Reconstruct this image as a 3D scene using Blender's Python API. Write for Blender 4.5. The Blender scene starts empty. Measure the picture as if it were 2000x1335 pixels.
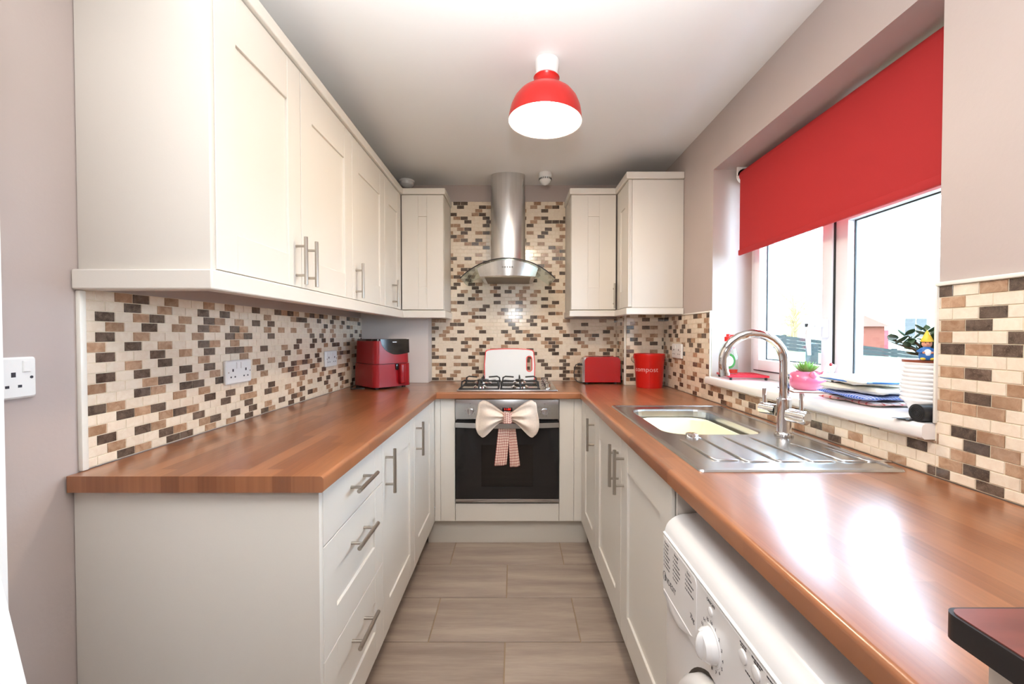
import bpy, bmesh, math, random
from mathutils import Vector, Matrix
from mathutils.geometry import tessellate_polygon
random.seed(7)
PI = math.pi
scene = bpy.context.scene
COL = scene.collection

# ------------------------------------------------------------------ camera, world, lights, exposure
EYE = 1.227
cam_d = bpy.data.cameras.new('camera')
cam = bpy.data.objects.new('camera', cam_d); COL.objects.link(cam)
cam.location = (0, 0, EYE)
cam_d.sensor_fit = 'HORIZONTAL'; cam_d.sensor_width = 36.0
cam_d.lens = 815 / 2000 * 36
cam_d.clip_start = 0.02; cam_d.clip_end = 200
cam_d.shift_x = -5 / 2000
cam.rotation_euler = (PI / 2 - math.atan(14.5 / 815), 0, 0)
scene.camera = cam

world = bpy.data.worlds.new('world'); scene.world = world
world.use_nodes = True
wn = world.node_tree.nodes; wl = world.node_tree.links
wn['Background'].inputs['Color'].default_value = (0.58, 0.78, 1.0, 1)
wn['Background'].inputs['Strength'].default_value = 12.0

def area_light(name, loc, rot, sx, sy, power, col):
    d = bpy.data.lights.new(name, 'AREA'); d.shape = 'RECTANGLE'; d.size = sx; d.size_y = sy
    d.energy = power; d.color = col
    o = bpy.data.objects.new(name, d); COL.objects.link(o); o.location = loc; o.rotation_euler = rot
    return o
# the photographer's flash, above the camera, its head tipped up towards the ceiling
area_light('camera_flash', (0.0, -0.02, 1.50), (math.radians(122), 0, 0), 0.08, 0.06, 3.8, (0.95, 0.98, 1.0))
fd_ = bpy.data.lights.new('bounce_flash', 'SPOT'); fd_.energy = 215; fd_.color = (0.93, 0.97, 1.0); fd_.spot_size = math.radians(110); fd_.spot_blend = 0.8; fd_.shadow_soft_size = 0.04
fo_ = bpy.data.objects.new('bounce_flash', fd_); COL.objects.link(fo_); fo_.location = (0.0, -0.08, 1.52); fo_.rotation_euler = (math.radians(158), 0, 0)

vs = scene.view_settings
vs.view_transform = 'Standard'; vs.look = 'None'; vs.gamma = 1.0; vs.use_curve_mapping = False
vs.exposure = 0.58

# ------------------------------------------------------------------ helpers
def lin(c):
    c = c / 255.0
    return c / 12.92 if c <= 0.04045 else ((c + 0.055) / 1.055) ** 2.4
def rgb(r, g, b): return (lin(r), lin(g), lin(b), 1)

M = {}
def mat(name, col, rough=0.5, metal=0.0, var=0.0, vscale=20, bump=0.0, bscale=60, spec=0.5, stretch=(1, 1, 1), coat=0.0, trans=0.0, emit=None, estr=0):
    m = bpy.data.materials.new(name); m.use_nodes = True
    nt = m.node_tree; b = nt.nodes['Principled BSDF']
    b.inputs['Base Color'].default_value = col
    b.inputs['Roughness'].default_value = rough; b.inputs['Metallic'].default_value = metal
    b.inputs['Specular IOR Level'].default_value = spec
    b.inputs['Coat Weight'].default_value = coat; b.inputs['Coat Roughness'].default_value = 0.08
    b.inputs['Transmission Weight'].default_value = trans
    if emit:
        b.inputs['Emission Color'].default_value = emit; b.inputs['Emission Strength'].default_value = estr
    if var or bump:
        tc = nt.nodes.new('ShaderNodeTexCoord'); mp = nt.nodes.new('ShaderNodeMapping')
        mp.inputs['Scale'].default_value = stretch
        nt.links.new(tc.outputs['Object'], mp.inputs['Vector'])
    if var:
        n = nt.nodes.new('ShaderNodeTexNoise'); n.inputs['Scale'].default_value = vscale; n.inputs['Detail'].default_value = 5
        nt.links.new(mp.outputs['Vector'], n.inputs['Vector'])
        r = nt.nodes.new('ShaderNodeMapRange'); r.inputs['From Min'].default_value = 0.3; r.inputs['From Max'].default_value = 0.7
        r.inputs['To Min'].default_value = 1 - var; r.inputs['To Max'].default_value = 1 + var
        nt.links.new(n.outputs['Fac'], r.inputs['Value'])
        hsv = nt.nodes.new('ShaderNodeHueSaturation'); hsv.inputs['Color'].default_value = col
        nt.links.new(r.outputs['Result'], hsv.inputs['Value']); nt.links.new(hsv.outputs['Color'], b.inputs['Base Color'])
    if bump:
        n2 = nt.nodes.new('ShaderNodeTexNoise'); n2.inputs['Scale'].default_value = bscale; n2.inputs['Detail'].default_value = 4
        nt.links.new(mp.outputs['Vector'], n2.inputs['Vector'])
        bp = nt.nodes.new('ShaderNodeBump'); bp.inputs['Strength'].default_value = bump; bp.inputs['Distance'].default_value = 0.002
        nt.links.new(n2.outputs['Fac'], bp.inputs['Height']); nt.links.new(bp.outputs['Normal'], b.inputs['Normal'])
    M[name] = m
    return m

mat('wall_paint', rgb(185, 171, 165), 0.55, var=0.03, vscale=3, bump=0.15, bscale=90)
mat('ceiling_paint', rgb(238, 236, 234), 0.6, bump=0.15, bscale=60)
mat('cream', rgb(226, 220, 211), 0.38, bump=0.06, bscale=220)
mat('plinth_cream', rgb(224, 217, 206), 0.45)
mat('boxing_paint', rgb(222, 214, 208), 0.5)
mat('white_gloss', rgb(243, 241, 240), 0.18, coat=0.4)
mat('white_plastic', rgb(238, 238, 236), 0.3)
mat('white_matt', rgb(238, 238, 238), 0.6)
mat('upvc', rgb(240, 238, 242), 0.25)
mat('steel', (0.62, 0.60, 0.57, 1), 0.26, 1.0, var=0.06, vscale=60, stretch=(1, 1, 0.02))
mat('steel_flat', (0.56, 0.56, 0.56, 1), 0.24, 1.0, var=0.02, vscale=70, stretch=(1, 0.03, 1))
mat('hood_steel', (0.66, 0.65, 0.64, 1), 0.22, 1.0, var=0.08, vscale=90, stretch=(1, 1, 0.01))
mat('handle_steel', (0.44, 0.40, 0.35, 1), 0.3, 1.0)
mat('chrome', (0.82, 0.82, 0.82, 1), 0.06, 1.0)
mat('black_gloss', (0.012, 0.012, 0.013, 1), 0.08)
mat('black_iron', (0.015, 0.015, 0.016, 1), 0.4)
mat('black_rubber', (0.02, 0.02, 0.02, 1), 0.55)
mat('black_bag', (0.02, 0.021, 0.024, 1), 0.35, bump=0.6, bscale=40)
mat('red_gloss', rgb(178, 16, 20), 0.2, coat=0.4)
mat('red_dark', rgb(150, 14, 24), 0.3)
mat('red_bucket', rgb(205, 26, 18), 0.3)
mat('red_shade', rgb(205, 30, 24), 0.32)
mat('red_trivet', rgb(205, 40, 58), 0.35)
mat('red_plastic', rgb(225, 45, 40), 0.35)
mat('shade_inner', rgb(248, 246, 240), 0.5)
mat('grout', rgb(240, 226, 200), 0.6)
mat('trim_white', rgb(240, 236, 226), 0.35)
mat('print_dark', (0.03, 0.03, 0.04, 1), 0.5)
mat('print_white', (0.9, 0.9, 0.9, 1), 0.5)
mat('display_red', (0.8, 0.02, 0.01, 1), 0.4, emit=(1, 0.03, 0.02, 1), estr=1.6)
mat('towel_cream', rgb(240, 222, 206), 0.95, var=0.05, vscale=120, bump=0.7, bscale=500)
mat('cloth_cream', rgb(228, 222, 208), 0.95, var=0.06, vscale=60, bump=0.6, bscale=400)
mat('bowl_cream', rgb(246, 232, 196), 0.4)
mat('pink_glaze', rgb(212, 104, 134), 0.15, coat=0.5)
mat('leaf_green', rgb(120, 160, 78), 0.4, var=0.15, vscale=40)
mat('leaf_jade', rgb(62, 86, 58), 0.3, var=0.25, vscale=40)
mat('stem_brown', rgb(96, 74, 52), 0.7)
mat('terracotta', rgb(140, 70, 45), 0.6)
mat('tile_edge', rgb(130, 80, 55), 0.6)
mat('gnome_yellow', rgb(240, 200, 60), 0.4)
mat('gnome_blue', rgb(50, 110, 180), 0.4)
mat('gnome_skin', rgb(226, 160, 130), 0.5)
mat('gnome_white', rgb(240, 240, 240), 0.5)
mat('dark_wood', rgb(112, 56, 48), 0.35, var=0.25, vscale=8, stretch=(1, 5, 1))
mat('dark_edge', rgb(30, 24, 24), 0.45)
mat('label_green', rgb(60, 130, 60), 0.4)
mat('label_white', rgb(240, 240, 235), 0.4)
mat('liquid_red', rgb(190, 40, 25), 0.1)
mat('cork', rgb(120, 88, 60), 0.8)
mat('sill_white', rgb(246, 242, 240), 0.12, coat=0.6)
mat('carcass_dark', rgb(70, 62, 54), 0.7)
mat('filter_mesh', rgb(120, 104, 80), 0.4, 0.8)
mat('oven_inside', (0.26, 0.24, 0.22, 1), 0.35)
mat('lawn', rgb(66, 84, 42), 0.9, var=0.3, vscale=4)
mat('path_stone', rgb(215, 205, 195), 0.9, var=0.2, vscale=6)
mat('fence_green', rgb(29, 37, 35), 0.8, var=0.2, vscale=10)
mat('house_render', rgb(238, 226, 205), 0.9)
mat('house_brick', rgb(112, 56, 40), 0.9)
mat('roof_tile', rgb(214, 196, 176), 0.9)
mat('house_glass', rgb(52, 50, 44), 0.2)
mat('bark', rgb(120, 100, 70), 0.9)
mat('twig', rgb(205, 180, 110), 0.9)

def glass_mat(name, tint=(1, 1, 1, 1), refl=0.06, gcol=(1, 1, 1, 1)):
    m = bpy.data.materials.new(name); m.use_nodes = True; nt = m.node_tree
    nt.nodes.remove(nt.nodes['Principled BSDF'])
    t = nt.nodes.new('ShaderNodeBsdfTransparent'); t.inputs['Color'].default_value = tint
    g = nt.nodes.new('ShaderNodeBsdfGlossy'); g.inputs['Roughness'].default_value = 0.02; g.inputs['Color'].default_value = gcol
    lw = nt.nodes.new('ShaderNodeLayerWeight'); lw.inputs['Blend'].default_value = 0.5
    pw = nt.nodes.new('ShaderNodeMath'); pw.operation = 'POWER'; pw.inputs[1].default_value = 4.0
    ml = nt.nodes.new('ShaderNodeMath'); ml.operation = 'MULTIPLY_ADD'; ml.inputs[1].default_value = 0.6; ml.inputs[2].default_value = 0.03
    nt.links.new(lw.outputs['Facing'], pw.inputs[0]); nt.links.new(pw.outputs[0], ml.inputs[0])
    mx = nt.nodes.new('ShaderNodeMixShader')
    nt.links.new(ml.outputs[0], mx.inputs['Fac']); nt.links.new(t.outputs[0], mx.inputs[1]); nt.links.new(g.outputs[0], mx.inputs[2])
    nt.links.new(mx.outputs[0], nt.nodes['Material Output'].inputs['Surface'])
    M[name] = m
glass_mat('window_glass', (0.97, 0.985, 0.98, 1))
glass_mat('hood_glass', (0.80, 0.86, 0.84, 1))
glass_mat('oven_glass', (0.7, 0.7, 0.7, 1))
glass_mat('bottle_clear', (0.86, 0.93, 0.88, 1))

def blind_mat():
    m = bpy.data.materials.new('blind_red'); m.use_nodes = True; nt = m.node_tree
    b = nt.nodes['Principled BSDF']; b.inputs['Base Color'].default_value = rgb(172, 46, 48); b.inputs['Roughness'].default_value = 0.75
    b.inputs['Specular IOR Level'].default_value = 0.2
    tr = nt.nodes.new('ShaderNodeBsdfTranslucent'); tr.inputs['Color'].default_value = rgb(200, 30, 34)
    mx = nt.nodes.new('ShaderNodeMixShader'); mx.inputs['Fac'].default_value = 0.02
    nt.links.new(b.outputs[0], mx.inputs[1]); nt.links.new(tr.outputs[0], mx.inputs[2])
    nt.links.new(mx.outputs[0], nt.nodes['Material Output'].inputs['Surface'])
    M['blind_red'] = m
blind_mat()

def stave_mat(name, along_y):
    m = bpy.data.materials.new(name); m.use_nodes = True; nt = m.node_tree; b = nt.nodes['Principled BSDF']
    tc = nt.nodes.new('ShaderNodeTexCoord'); sp = nt.nodes.new('ShaderNodeSeparateXYZ'); cb = nt.nodes.new('ShaderNodeCombineXYZ')
    nt.links.new(tc.outputs['Object'], sp.inputs[0])
    nt.links.new(sp.outputs['Y' if along_y else 'X'], cb.inputs['X']); nt.links.new(sp.outputs['X' if along_y else 'Y'], cb.inputs['Y'])
    br = nt.nodes.new('ShaderNodeTexBrick')
    br.inputs['Scale'].default_value = 1.0; br.inputs['Brick Width'].default_value = 0.42; br.inputs['Row Height'].default_value = 0.043
    br.inputs['Mortar Size'].default_value = 0.0; br.offset = 0.37; br.offset_frequency = 3; br.squash = 0.8; br.squash_frequency = 2
    br.inputs['Color1'].default_value = rgb(164, 105, 67); br.inputs['Color2'].default_value = rgb(132, 78, 47); br.inputs['Bias'].default_value = 0.0
    nt.links.new(cb.outputs[0], br.inputs['Vector'])
    mp = nt.nodes.new('ShaderNodeMapping'); mp.inputs['Scale'].default_value = (5, 95, 1)
    nt.links.new(cb.outputs[0], mp.inputs['Vector'])
    no = nt.nodes.new('ShaderNodeTexNoise'); no.inputs['Scale'].default_value = 1.0; no.inputs['Detail'].default_value = 6; no.inputs['Distortion'].default_value = 0.6
    nt.links.new(mp.outputs[0], no.inputs['Vector'])
    mr = nt.nodes.new('ShaderNodeMapRange'); mr.inputs['From Min'].default_value = 0.3; mr.inputs['From Max'].default_value = 0.7
    mr.inputs['To Min'].default_value = 0.87; mr.inputs['To Max'].default_value = 1.11
    nt.links.new(no.outputs['Fac'], mr.inputs['Value'])
    hs = nt.nodes.new('ShaderNodeHueSaturation'); nt.links.new(br.outputs['Color'], hs.inputs['Color']); nt.links.new(mr.outputs[0], hs.inputs['Value'])
    nt.links.new(hs.outputs[0], b.inputs['Base Color'])
    b.inputs['Roughness'].default_value = 0.30
    b.inputs['Coat Weight'].default_value = 0.7; b.inputs['Coat Roughness'].default_value = 0.22
    b.inputs['Specular IOR Level'].default_value = 0.5
    mp2 = nt.nodes.new('ShaderNodeMapping'); mp2.inputs['Scale'].default_value = (60, 700, 1); nt.links.new(cb.outputs[0], mp2.inputs['Vector'])
    n2 = nt.nodes.new('ShaderNodeTexNoise'); n2.inputs['Scale'].default_value = 1.0; nt.links.new(mp2.outputs[0], n2.inputs['Vector'])
    bp = nt.nodes.new('ShaderNodeBump'); bp.inputs['Strength'].default_value = 0.10; bp.inputs['Distance'].default_value = 0.0006
    nt.links.new(n2.outputs['Fac'], bp.inputs['Height']); nt.links.new(bp.outputs[0], b.inputs['Normal'])
    M[name] = m
stave_mat('worktop_along', True); stave_mat('worktop_across', False)

def floor_mat():
    m = bpy.data.materials.new('floor_plank'); m.use_nodes = True; nt = m.node_tree; b = nt.nodes['Principled BSDF']
    tc = nt.nodes.new('ShaderNodeTexCoord'); oi = nt.nodes.new('ShaderNodeObjectInfo')
    va = nt.nodes.new('ShaderNodeVectorMath'); va.operation = 'ADD'
    cb = nt.nodes.new('ShaderNodeCombineXYZ'); mu = nt.nodes.new('ShaderNodeMath'); mu.operation = 'MULTIPLY'; mu.inputs[1].default_value = 37
    nt.links.new(oi.outputs['Random'], mu.inputs[0]); nt.links.new(mu.outputs[0], cb.inputs['X']); nt.links.new(mu.outputs[0], cb.inputs['Y'])
    nt.links.new(tc.outputs['Object'], va.inputs[0]); nt.links.new(cb.outputs[0], va.inputs[1])
    def noise(sc, det, dist):
        mp = nt.nodes.new('ShaderNodeMapping'); mp.inputs['Scale'].default_value = sc; nt.links.new(va.outputs[0], mp.inputs['Vector'])
        n = nt.nodes.new('ShaderNodeTexNoise'); n.inputs['Scale'].default_value = 1; n.inputs['Detail'].default_value = det; n.inputs['Distortion'].default_value = dist
        nt.links.new(mp.outputs[0], n.inputs['Vector']); return n
    a = noise((1.6, 16, 1), 9, 0.15); c = noise((14, 190, 1), 3, 0.2)
    ra = nt.nodes.new('ShaderNodeValToRGB')
    ra.color_ramp.elements[0].position = 0.32; ra.color_ramp.elements[0].color = rgb(146, 130, 120)
    ra.color_ramp.elements[1].position = 0.68; ra.color_ramp.elements[1].color = rgb(178, 163, 150)
    e = ra.color_ramp.elements.new(0.5); e.color = rgb(163, 147, 135)
    nt.links.new(a.outputs['Fac'], ra.inputs['Fac'])
    mr = nt.nodes.new('ShaderNodeMapRange'); mr.inputs['From Min'].default_value = 0.3; mr.inputs['From Max'].default_value = 0.7
    mr.inputs['To Min'].default_value = 0.93; mr.inputs['To Max'].default_value = 1.06
    nt.links.new(c.outputs['Fac'], mr.inputs['Value'])
    hs = nt.nodes.new('ShaderNodeHueSaturation'); nt.links.new(ra.outputs[0], hs.inputs['Color']); nt.links.new(mr.outputs[0], hs.inputs['Value'])
    nt.links.new(hs.outputs[0], b.inputs['Base Color']); b.inputs['Roughness'].default_value = 0.42
    M['floor_plank'] = m
floor_mat()
mat('floor_grout', rgb(158, 136, 112), 0.8)

def stone_mat(name, c1, c2, vein, rough=0.14, vary=0.18):
    m = bpy.data.materials.new(name); m.use_nodes = True; nt = m.node_tree; b = nt.nodes['Principled BSDF']
    ge = nt.nodes.new('ShaderNodeNewGeometry'); oi = nt.nodes.new('ShaderNodeObjectInfo')
    n = nt.nodes.new('ShaderNodeTexNoise'); n.inputs['Scale'].default_value = 45; n.inputs['Detail'].default_value = 6; n.inputs['Distortion'].default_value = 0.8
    nt.links.new(ge.outputs['Position'], n.inputs['Vector'])
    r = nt.nodes.new('ShaderNodeValToRGB')
    r.color_ramp.elements[0].position = 0.35; r.color_ramp.elements[0].color = c1
    r.color_ramp.elements[1].position = 0.65; r.color_ramp.elements[1].color = c2
    nt.links.new(n.outputs['Fac'], r.inputs['Fac'])
    v = nt.nodes.new('ShaderNodeTexNoise'); v.inputs['Scale'].default_value = 70; v.inputs['Detail'].default_value = 3; v.inputs['Distortion'].default_value = 2.5
    nt.links.new(ge.outputs['Position'], v.inputs['Vector'])
    vr = nt.nodes.new('ShaderNodeValToRGB')
    vr.color_ramp.elements[0].position = 0.485; vr.color_ramp.elements[0].color = (0, 0, 0, 1)
    vr.color_ramp.elements[1].position = 0.515; vr.color_ramp.elements[1].color = (0, 0, 0, 1)
    e = vr.color_ramp.elements.new(0.5); e.color = (0.6, 0.6, 0.6, 1)
    nt.links.new(v.outputs['Fac'], vr.inputs['Fac'])
    mx = nt.nodes.new('ShaderNodeMixRGB'); nt.links.new(vr.outputs[0], mx.inputs['Fac']); nt.links.new(r.outputs[0], mx.inputs[1]); mx.inputs[2].default_value = vein
    wn_ = nt.nodes.new('ShaderNodeTexNoise'); wn_.inputs['Scale'].default_value = 14; nt.links.new(ge.outputs['Position'], wn_.inputs['Vector'])
    ad = nt.nodes.new('ShaderNodeMath'); ad.operation = 'ADD'; nt.links.new(oi.outputs['Random'], ad.inputs[0]); nt.links.new(wn_.outputs['Fac'], ad.inputs[1])
    mr = nt.nodes.new('ShaderNodeMapRange'); mr.inputs['From Min'].default_value = 0.3; mr.inputs['From Max'].default_value = 1.6
    mr.inputs['To Min'].default_value = 1 - vary; mr.inputs['To Max'].default_value = 1 + vary
    nt.links.new(ad.outputs[0], mr.inputs['Value'])
    hs = nt.nodes.new('ShaderNodeHueSaturation'); nt.links.new(mx.outputs[0], hs.inputs['Color']); nt.links.new(mr.outputs[0], hs.inputs['Value'])
    nt.links.new(hs.outputs[0], b.inputs['Base Color']); b.inputs['Roughness'].default_value = rough
    M[name] = m
stone_mat('stone_cream', rgb(232, 214, 192), rgb(240, 226, 206), rgb(224, 204, 178), vary=0.05)
stone_mat('stone_tan', rgb(160, 124, 96), rgb(190, 158, 130), rgb(134, 98, 74))
stone_mat('stone_dark', rgb(76, 62, 53), rgb(112, 95, 83), rgb(156, 138, 120), vary=0.25)

def gingham(name, base, line, scale, wide=0.25):
    m = bpy.data.materials.new(name); m.use_nodes = True; nt = m.node_tree; b = nt.nodes['Principled BSDF']
    tc = nt.nodes.new('ShaderNodeTexCoord'); sp = nt.nodes.new('ShaderNodeSeparateXYZ'); nt.links.new(tc.outputs['UV'], sp.inputs[0])
    fs = []
    for ax in ('X', 'Y'):
        mu = nt.nodes.new('ShaderNodeMath'); mu.operation = 'MULTIPLY'; mu.inputs[1].default_value = scale; nt.links.new(sp.outputs[ax], mu.inputs[0])
        fr = nt.nodes.new('ShaderNodeMath'); fr.operation = 'FRACT'; nt.links.new(mu.outputs[0], fr.inputs[0])
        lt = nt.nodes.new('ShaderNodeMath'); lt.operation = 'LESS_THAN'; lt.inputs[1].default_value = wide; nt.links.new(fr.outputs[0], lt.inputs[0])
        fs.append(lt)
    ad = nt.nodes.new('ShaderNodeMath'); ad.operation = 'ADD'; nt.links.new(fs[0].outputs[0], ad.inputs[0]); nt.links.new(fs[1].outputs[0], ad.inputs[1])
    ml = nt.nodes.new('ShaderNodeMath'); ml.operation = 'MULTIPLY'; ml.inputs[1].default_value = 0.6; ml.use_clamp = True; nt.links.new(ad.outputs[0], ml.inputs[0])
    mx = nt.nodes.new('ShaderNodeMixRGB'); nt.links.new(ml.outputs[0], mx.inputs['Fac']); mx.inputs[1].default_value = base; mx.inputs[2].default_value = line
    nt.links.new(mx.outputs[0], b.inputs['Base Color']); b.inputs['Roughness'].default_value = 0.95
    M[name] = m
gingham('check_red', rgb(240, 212, 196), rgb(160, 24, 32), 82, 0.28)
gingham('check_blue', rgb(225, 230, 245), rgb(40, 90, 190), 110, 0.5)
gingham('stripe_rose', rgb(232, 224, 214), rgb(180, 70, 70), 40, 0.2)

WL = {}
def base_loc(o):
    return WL.get(o.name, Vector((0, 0, 0))) if o else Vector((0, 0, 0))

class MB:
    def __init__(s): s.V = []; s.F = []; s.I = []; s.mi = 0; s.UV = None
    def add(s, V, F):
        n = len(s.V); s.V += [tuple(v) for v in V]; s.F += [tuple(i + n for i in f) for f in F]; s.I += [s.mi] * len(F); return s
    def box(s, x0, x1, y0, y1, z0, z1):
        V = [(x, y, z) for z in (z0, z1) for y in (y0, y1) for x in (x0, x1)]
        return s.add(V, [(0, 2, 3, 1), (4, 5, 7, 6), (0, 1, 5, 4), (2, 6, 7, 3), (0, 4, 6, 2), (1, 3, 7, 5)])
    def rbox(s, x0, x1, y0, y1, z0, z1, r=0.003, seg=2):
        bm = bmesh.new(); bmesh.ops.create_cube(bm, size=1)
        for v in bm.verts:
            v.co = Vector(((x0 + x1) / 2 + v.co.x * (x1 - x0), (y0 + y1) / 2 + v.co.y * (y1 - y0), (z0 + z1) / 2 + v.co.z * (z1 - z0)))
        bmesh.ops.bevel(bm, geom=bm.edges[:], offset=r, segments=seg, affect='EDGES', profile=0.5)
        return s.bm(bm)
    def bm(s, bm):
        bm.verts.index_update()
        V = [v.co[:] for v in bm.verts]; F = [[v.index for v in f.verts] for f in bm.faces]; bm.free()
        return s.add(V, F)
    def cyl(s, p0, p1, r0, r1=None, n=16, caps=True):
        r1 = r0 if r1 is None else r1
        p0 = Vector(p0); p1 = Vector(p1); d = (p1 - p0).normalized()
        a = d.orthogonal().normalized(); b = d.cross(a)
        V = []
        for p, r in ((p0, r0), (p1, r1)):
            for i in range(n):
                t = 2 * PI * i / n; V.append(p + a * (r * math.cos(t)) + b * (r * math.sin(t)))
        F = [(i, (i + 1) % n, n + (i + 1) % n, n + i) for i in range(n)]
        if caps: F += [tuple(range(n - 1, -1, -1)), tuple(range(n, 2 * n))]
        return s.add(V, F)
    def tube(s, pts, r, n=8, closed=False, caps=True):
        pts = [Vector(p) for p in pts]; m = len(pts); V = []
        rs = r if isinstance(r, (list, tuple)) else [r] * m
        prev = None
        for i, p in enumerate(pts):
            if closed: d = pts[(i + 1) % m] - pts[i - 1]
            else: d = pts[min(i + 1, m - 1)] - pts[max(i - 1, 0)]
            d.normalize()
            if prev is None: a = d.orthogonal().normalized()
            else:
                a = prev - d * prev.dot(d); a.normalize()
            prev = a; b = d.cross(a)
            for k in range(n):
                t = 2 * PI * k / n; V.append(p + a * (rs[i] * math.cos(t)) + b * (rs[i] * math.sin(t)))
        F = []
        for i in range(m if closed else m - 1):
            j = (i + 1) % m
            F += [(i * n + k, i * n + (k + 1) % n, j * n + (k + 1) % n, j * n + k) for k in range(n)]
        if caps and not closed: F += [tuple(range(n - 1, -1, -1)), tuple((m - 1) * n + k for k in range(n))]
        return s.add(V, F)
    def lathe(s, prof, c=(0, 0, 0), n=32, sx=1, sy=1, closed=False):
        V = []; m = len(prof)
        for r, z in prof:
            for k in range(n):
                t = 2 * PI * k / n; V.append((c[0] + r * sx * math.cos(t), c[1] + r * sy * math.sin(t), c[2] + z))
        F = []
        for i in range(m if closed else m - 1):
            j = (i + 1) % m
            F += [(i * n + k, i * n + (k + 1) % n, j * n + (k + 1) % n, j * n + k) for k in range(n)]
        if not closed:
            if prof[0][0] > 1e-6: F.append(tuple(range(n - 1, -1, -1)))
            if prof[-1][0] > 1e-6: F.append(tuple((m - 1) * n + k for k in range(n)))
        return s.add(V, F)
    def prism(s, poly, a0, a1, f, holes=()):
        """poly (u,v) list extruded from a0 to a1; f(u,v,a) -> xyz"""
        loops = [poly] + list(holes)
        tris = tessellate_polygon([[Vector((u, v, 0)) for u, v in l] for l in loops])
        flat = [p for l in loops for p in l]; n = len(flat)
        V = [f(u, v, a0) for u, v in flat] + [f(u, v, a1) for u, v in flat]
        F = [tuple(t) for t in tris] + [tuple(i + n for i in reversed(t)) for t in tris]
        o = 0
        for l in loops:
            k = len(l)
            F += [(o + i, o + (i + 1) % k, n + o + (i + 1) % k, n + o + i) for i in range(k)]
            o += k
        return s.add(V, F)
    def grid(s, fn, nu, nv, uv=True):
        n0 = len(s.V); V = []; F = []
        for j in range(nv + 1):
            for i in range(nu + 1): V.append(fn(i / nu, j / nv))
        for j in range(nv):
            for i in range(nu):
                a = j * (nu + 1) + i; F.append((a, a + 1, a + nu + 2, a + nu + 1))
        return s.add(V, F)
    def build(s, name, m, parent=None, ang=35, recalc=True, local=None):
        me = bpy.data.meshes.new(name)
        off = base_loc(parent) if local is None else local
        me.from_pydata([(v[0] - off.x, v[1] - off.y, v[2] - off.z) for v in s.V], [], s.F)
        mats = m if isinstance(m, (list, tuple)) else [m]
        for k in mats: me.materials.append(M[k])
        for p, i in zip(me.polygons, s.I): p.material_index = i
        if recalc:
            bm = bmesh.new(); bm.from_mesh(me); bmesh.ops.recalc_face_normals(bm, faces=bm.faces[:]); bm.to_mesh(me); bm.free()
        me.shade_smooth(); me.set_sharp_from_angle(angle=math.radians(ang))
        o = bpy.data.objects.new(name, me); COL.objects.link(o)
        if parent: o.parent = parent; WL[o.name] = base_loc(parent)
        return o

def tag(o, label=None, cat=None, group=None, kind=None):
    if label: o['label'] = label
    if cat: o['category'] = cat
    if group: o['group'] = group
    if kind: o['kind'] = kind
    return o
def thing(name, label, cat, loc=(0, 0, 0), group=None, local=False, kind=None):
    o = bpy.data.objects.new(name, None); COL.objects.link(o); o.empty_display_size = 0.05
    o.location = loc
    WL[o.name] = Vector((0, 0, 0)) if local else Vector(loc)
    return tag(o, label, cat, group, kind)
def mesh_thing(mb, name, m, label, cat, loc, group=None, ang=35):
    """a thing that is one mesh, its origin at loc (vertices given in world space)"""
    o = mb.build(name, m, None, ang, local=Vector(loc)); o.location = loc; WL[o.name] = Vector(loc)
    return tag(o, label, cat, group)
def setuv(o, fn):
    me = o.data; uv = me.uv_layers.new(name='UVMap')
    for l in me.loops: uv.data[l.index].uv = fn(me.vertices[l.vertex_index].co)
def uv_grid(o, nu, nv, su=1, sv=1):
    me = o.data; uv = me.uv_layers.new(name='UVMap')
    for l in me.loops:
        i = l.vertex_index % ((nu + 1) * (nv + 1)); uv.data[l.index].uv = (su * (i % (nu + 1)) / nu, sv * (i // (nu + 1)) / nv)
def rrect(u0, u1, v0, v1, r, n=5):
    P = []
    for cx, cy, a0 in ((u1 - r, v1 - r, 0), (u0 + r, v1 - r, 90), (u0 + r, v0 + r, 180), (u1 - r, v0 + r, 270)):
        for k in range(n + 1):
            t = math.radians(a0 + 90 * k / n); P.append((cx + r * math.cos(t), cy + r * math.sin(t)))
    return P
def text_mesh(s, size, align='CENTER', extrude=0.0002, thin=0):
    cu = bpy.data.curves.new('lettering', 'FONT'); cu.body = s; cu.size = size; cu.align_x = align; cu.align_y = 'CENTER'
    cu.extrude = extrude; cu.resolution_u = 3; cu.offset = -0.012 * size * thin; cu.space_character = 1.0 + 0.02 * thin
    o = bpy.data.objects.new('lettering', cu); COL.objects.link(o)
    dg = bpy.context.evaluated_depsgraph_get()
    me = bpy.data.meshes.new_from_object(o.evaluated_get(dg))
    V = [v.co.copy() for v in me.vertices]; F = [tuple(p.vertices) for p in me.polygons]
    bpy.data.objects.remove(o); bpy.data.curves.remove(cu); bpy.data.meshes.remove(me)
    return V, F
def text(mb, s, size, f, align='CENTER', thin=0):
    V, F = text_mesh(s, size, align, thin=thin); mb.add([f(v.x, v.y, v.z) for v in V], F)

# ------------------------------------------------------------------ room numbers
XL, XR, YB, ZC = -1.04, 0.97, 2.95, 2.275
YF = -1.6
WT = 0.90                      # worktop height
WY0, WY1, WZ0, WZ1 = 0.955, 2.05, 1.022, 2.03      # window opening
XFR = 1.16                     # window frame plane
TT = 1.3365                    # top of the tiles
TH, TL = 0.0257, 0.0514        # tile pitch

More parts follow.
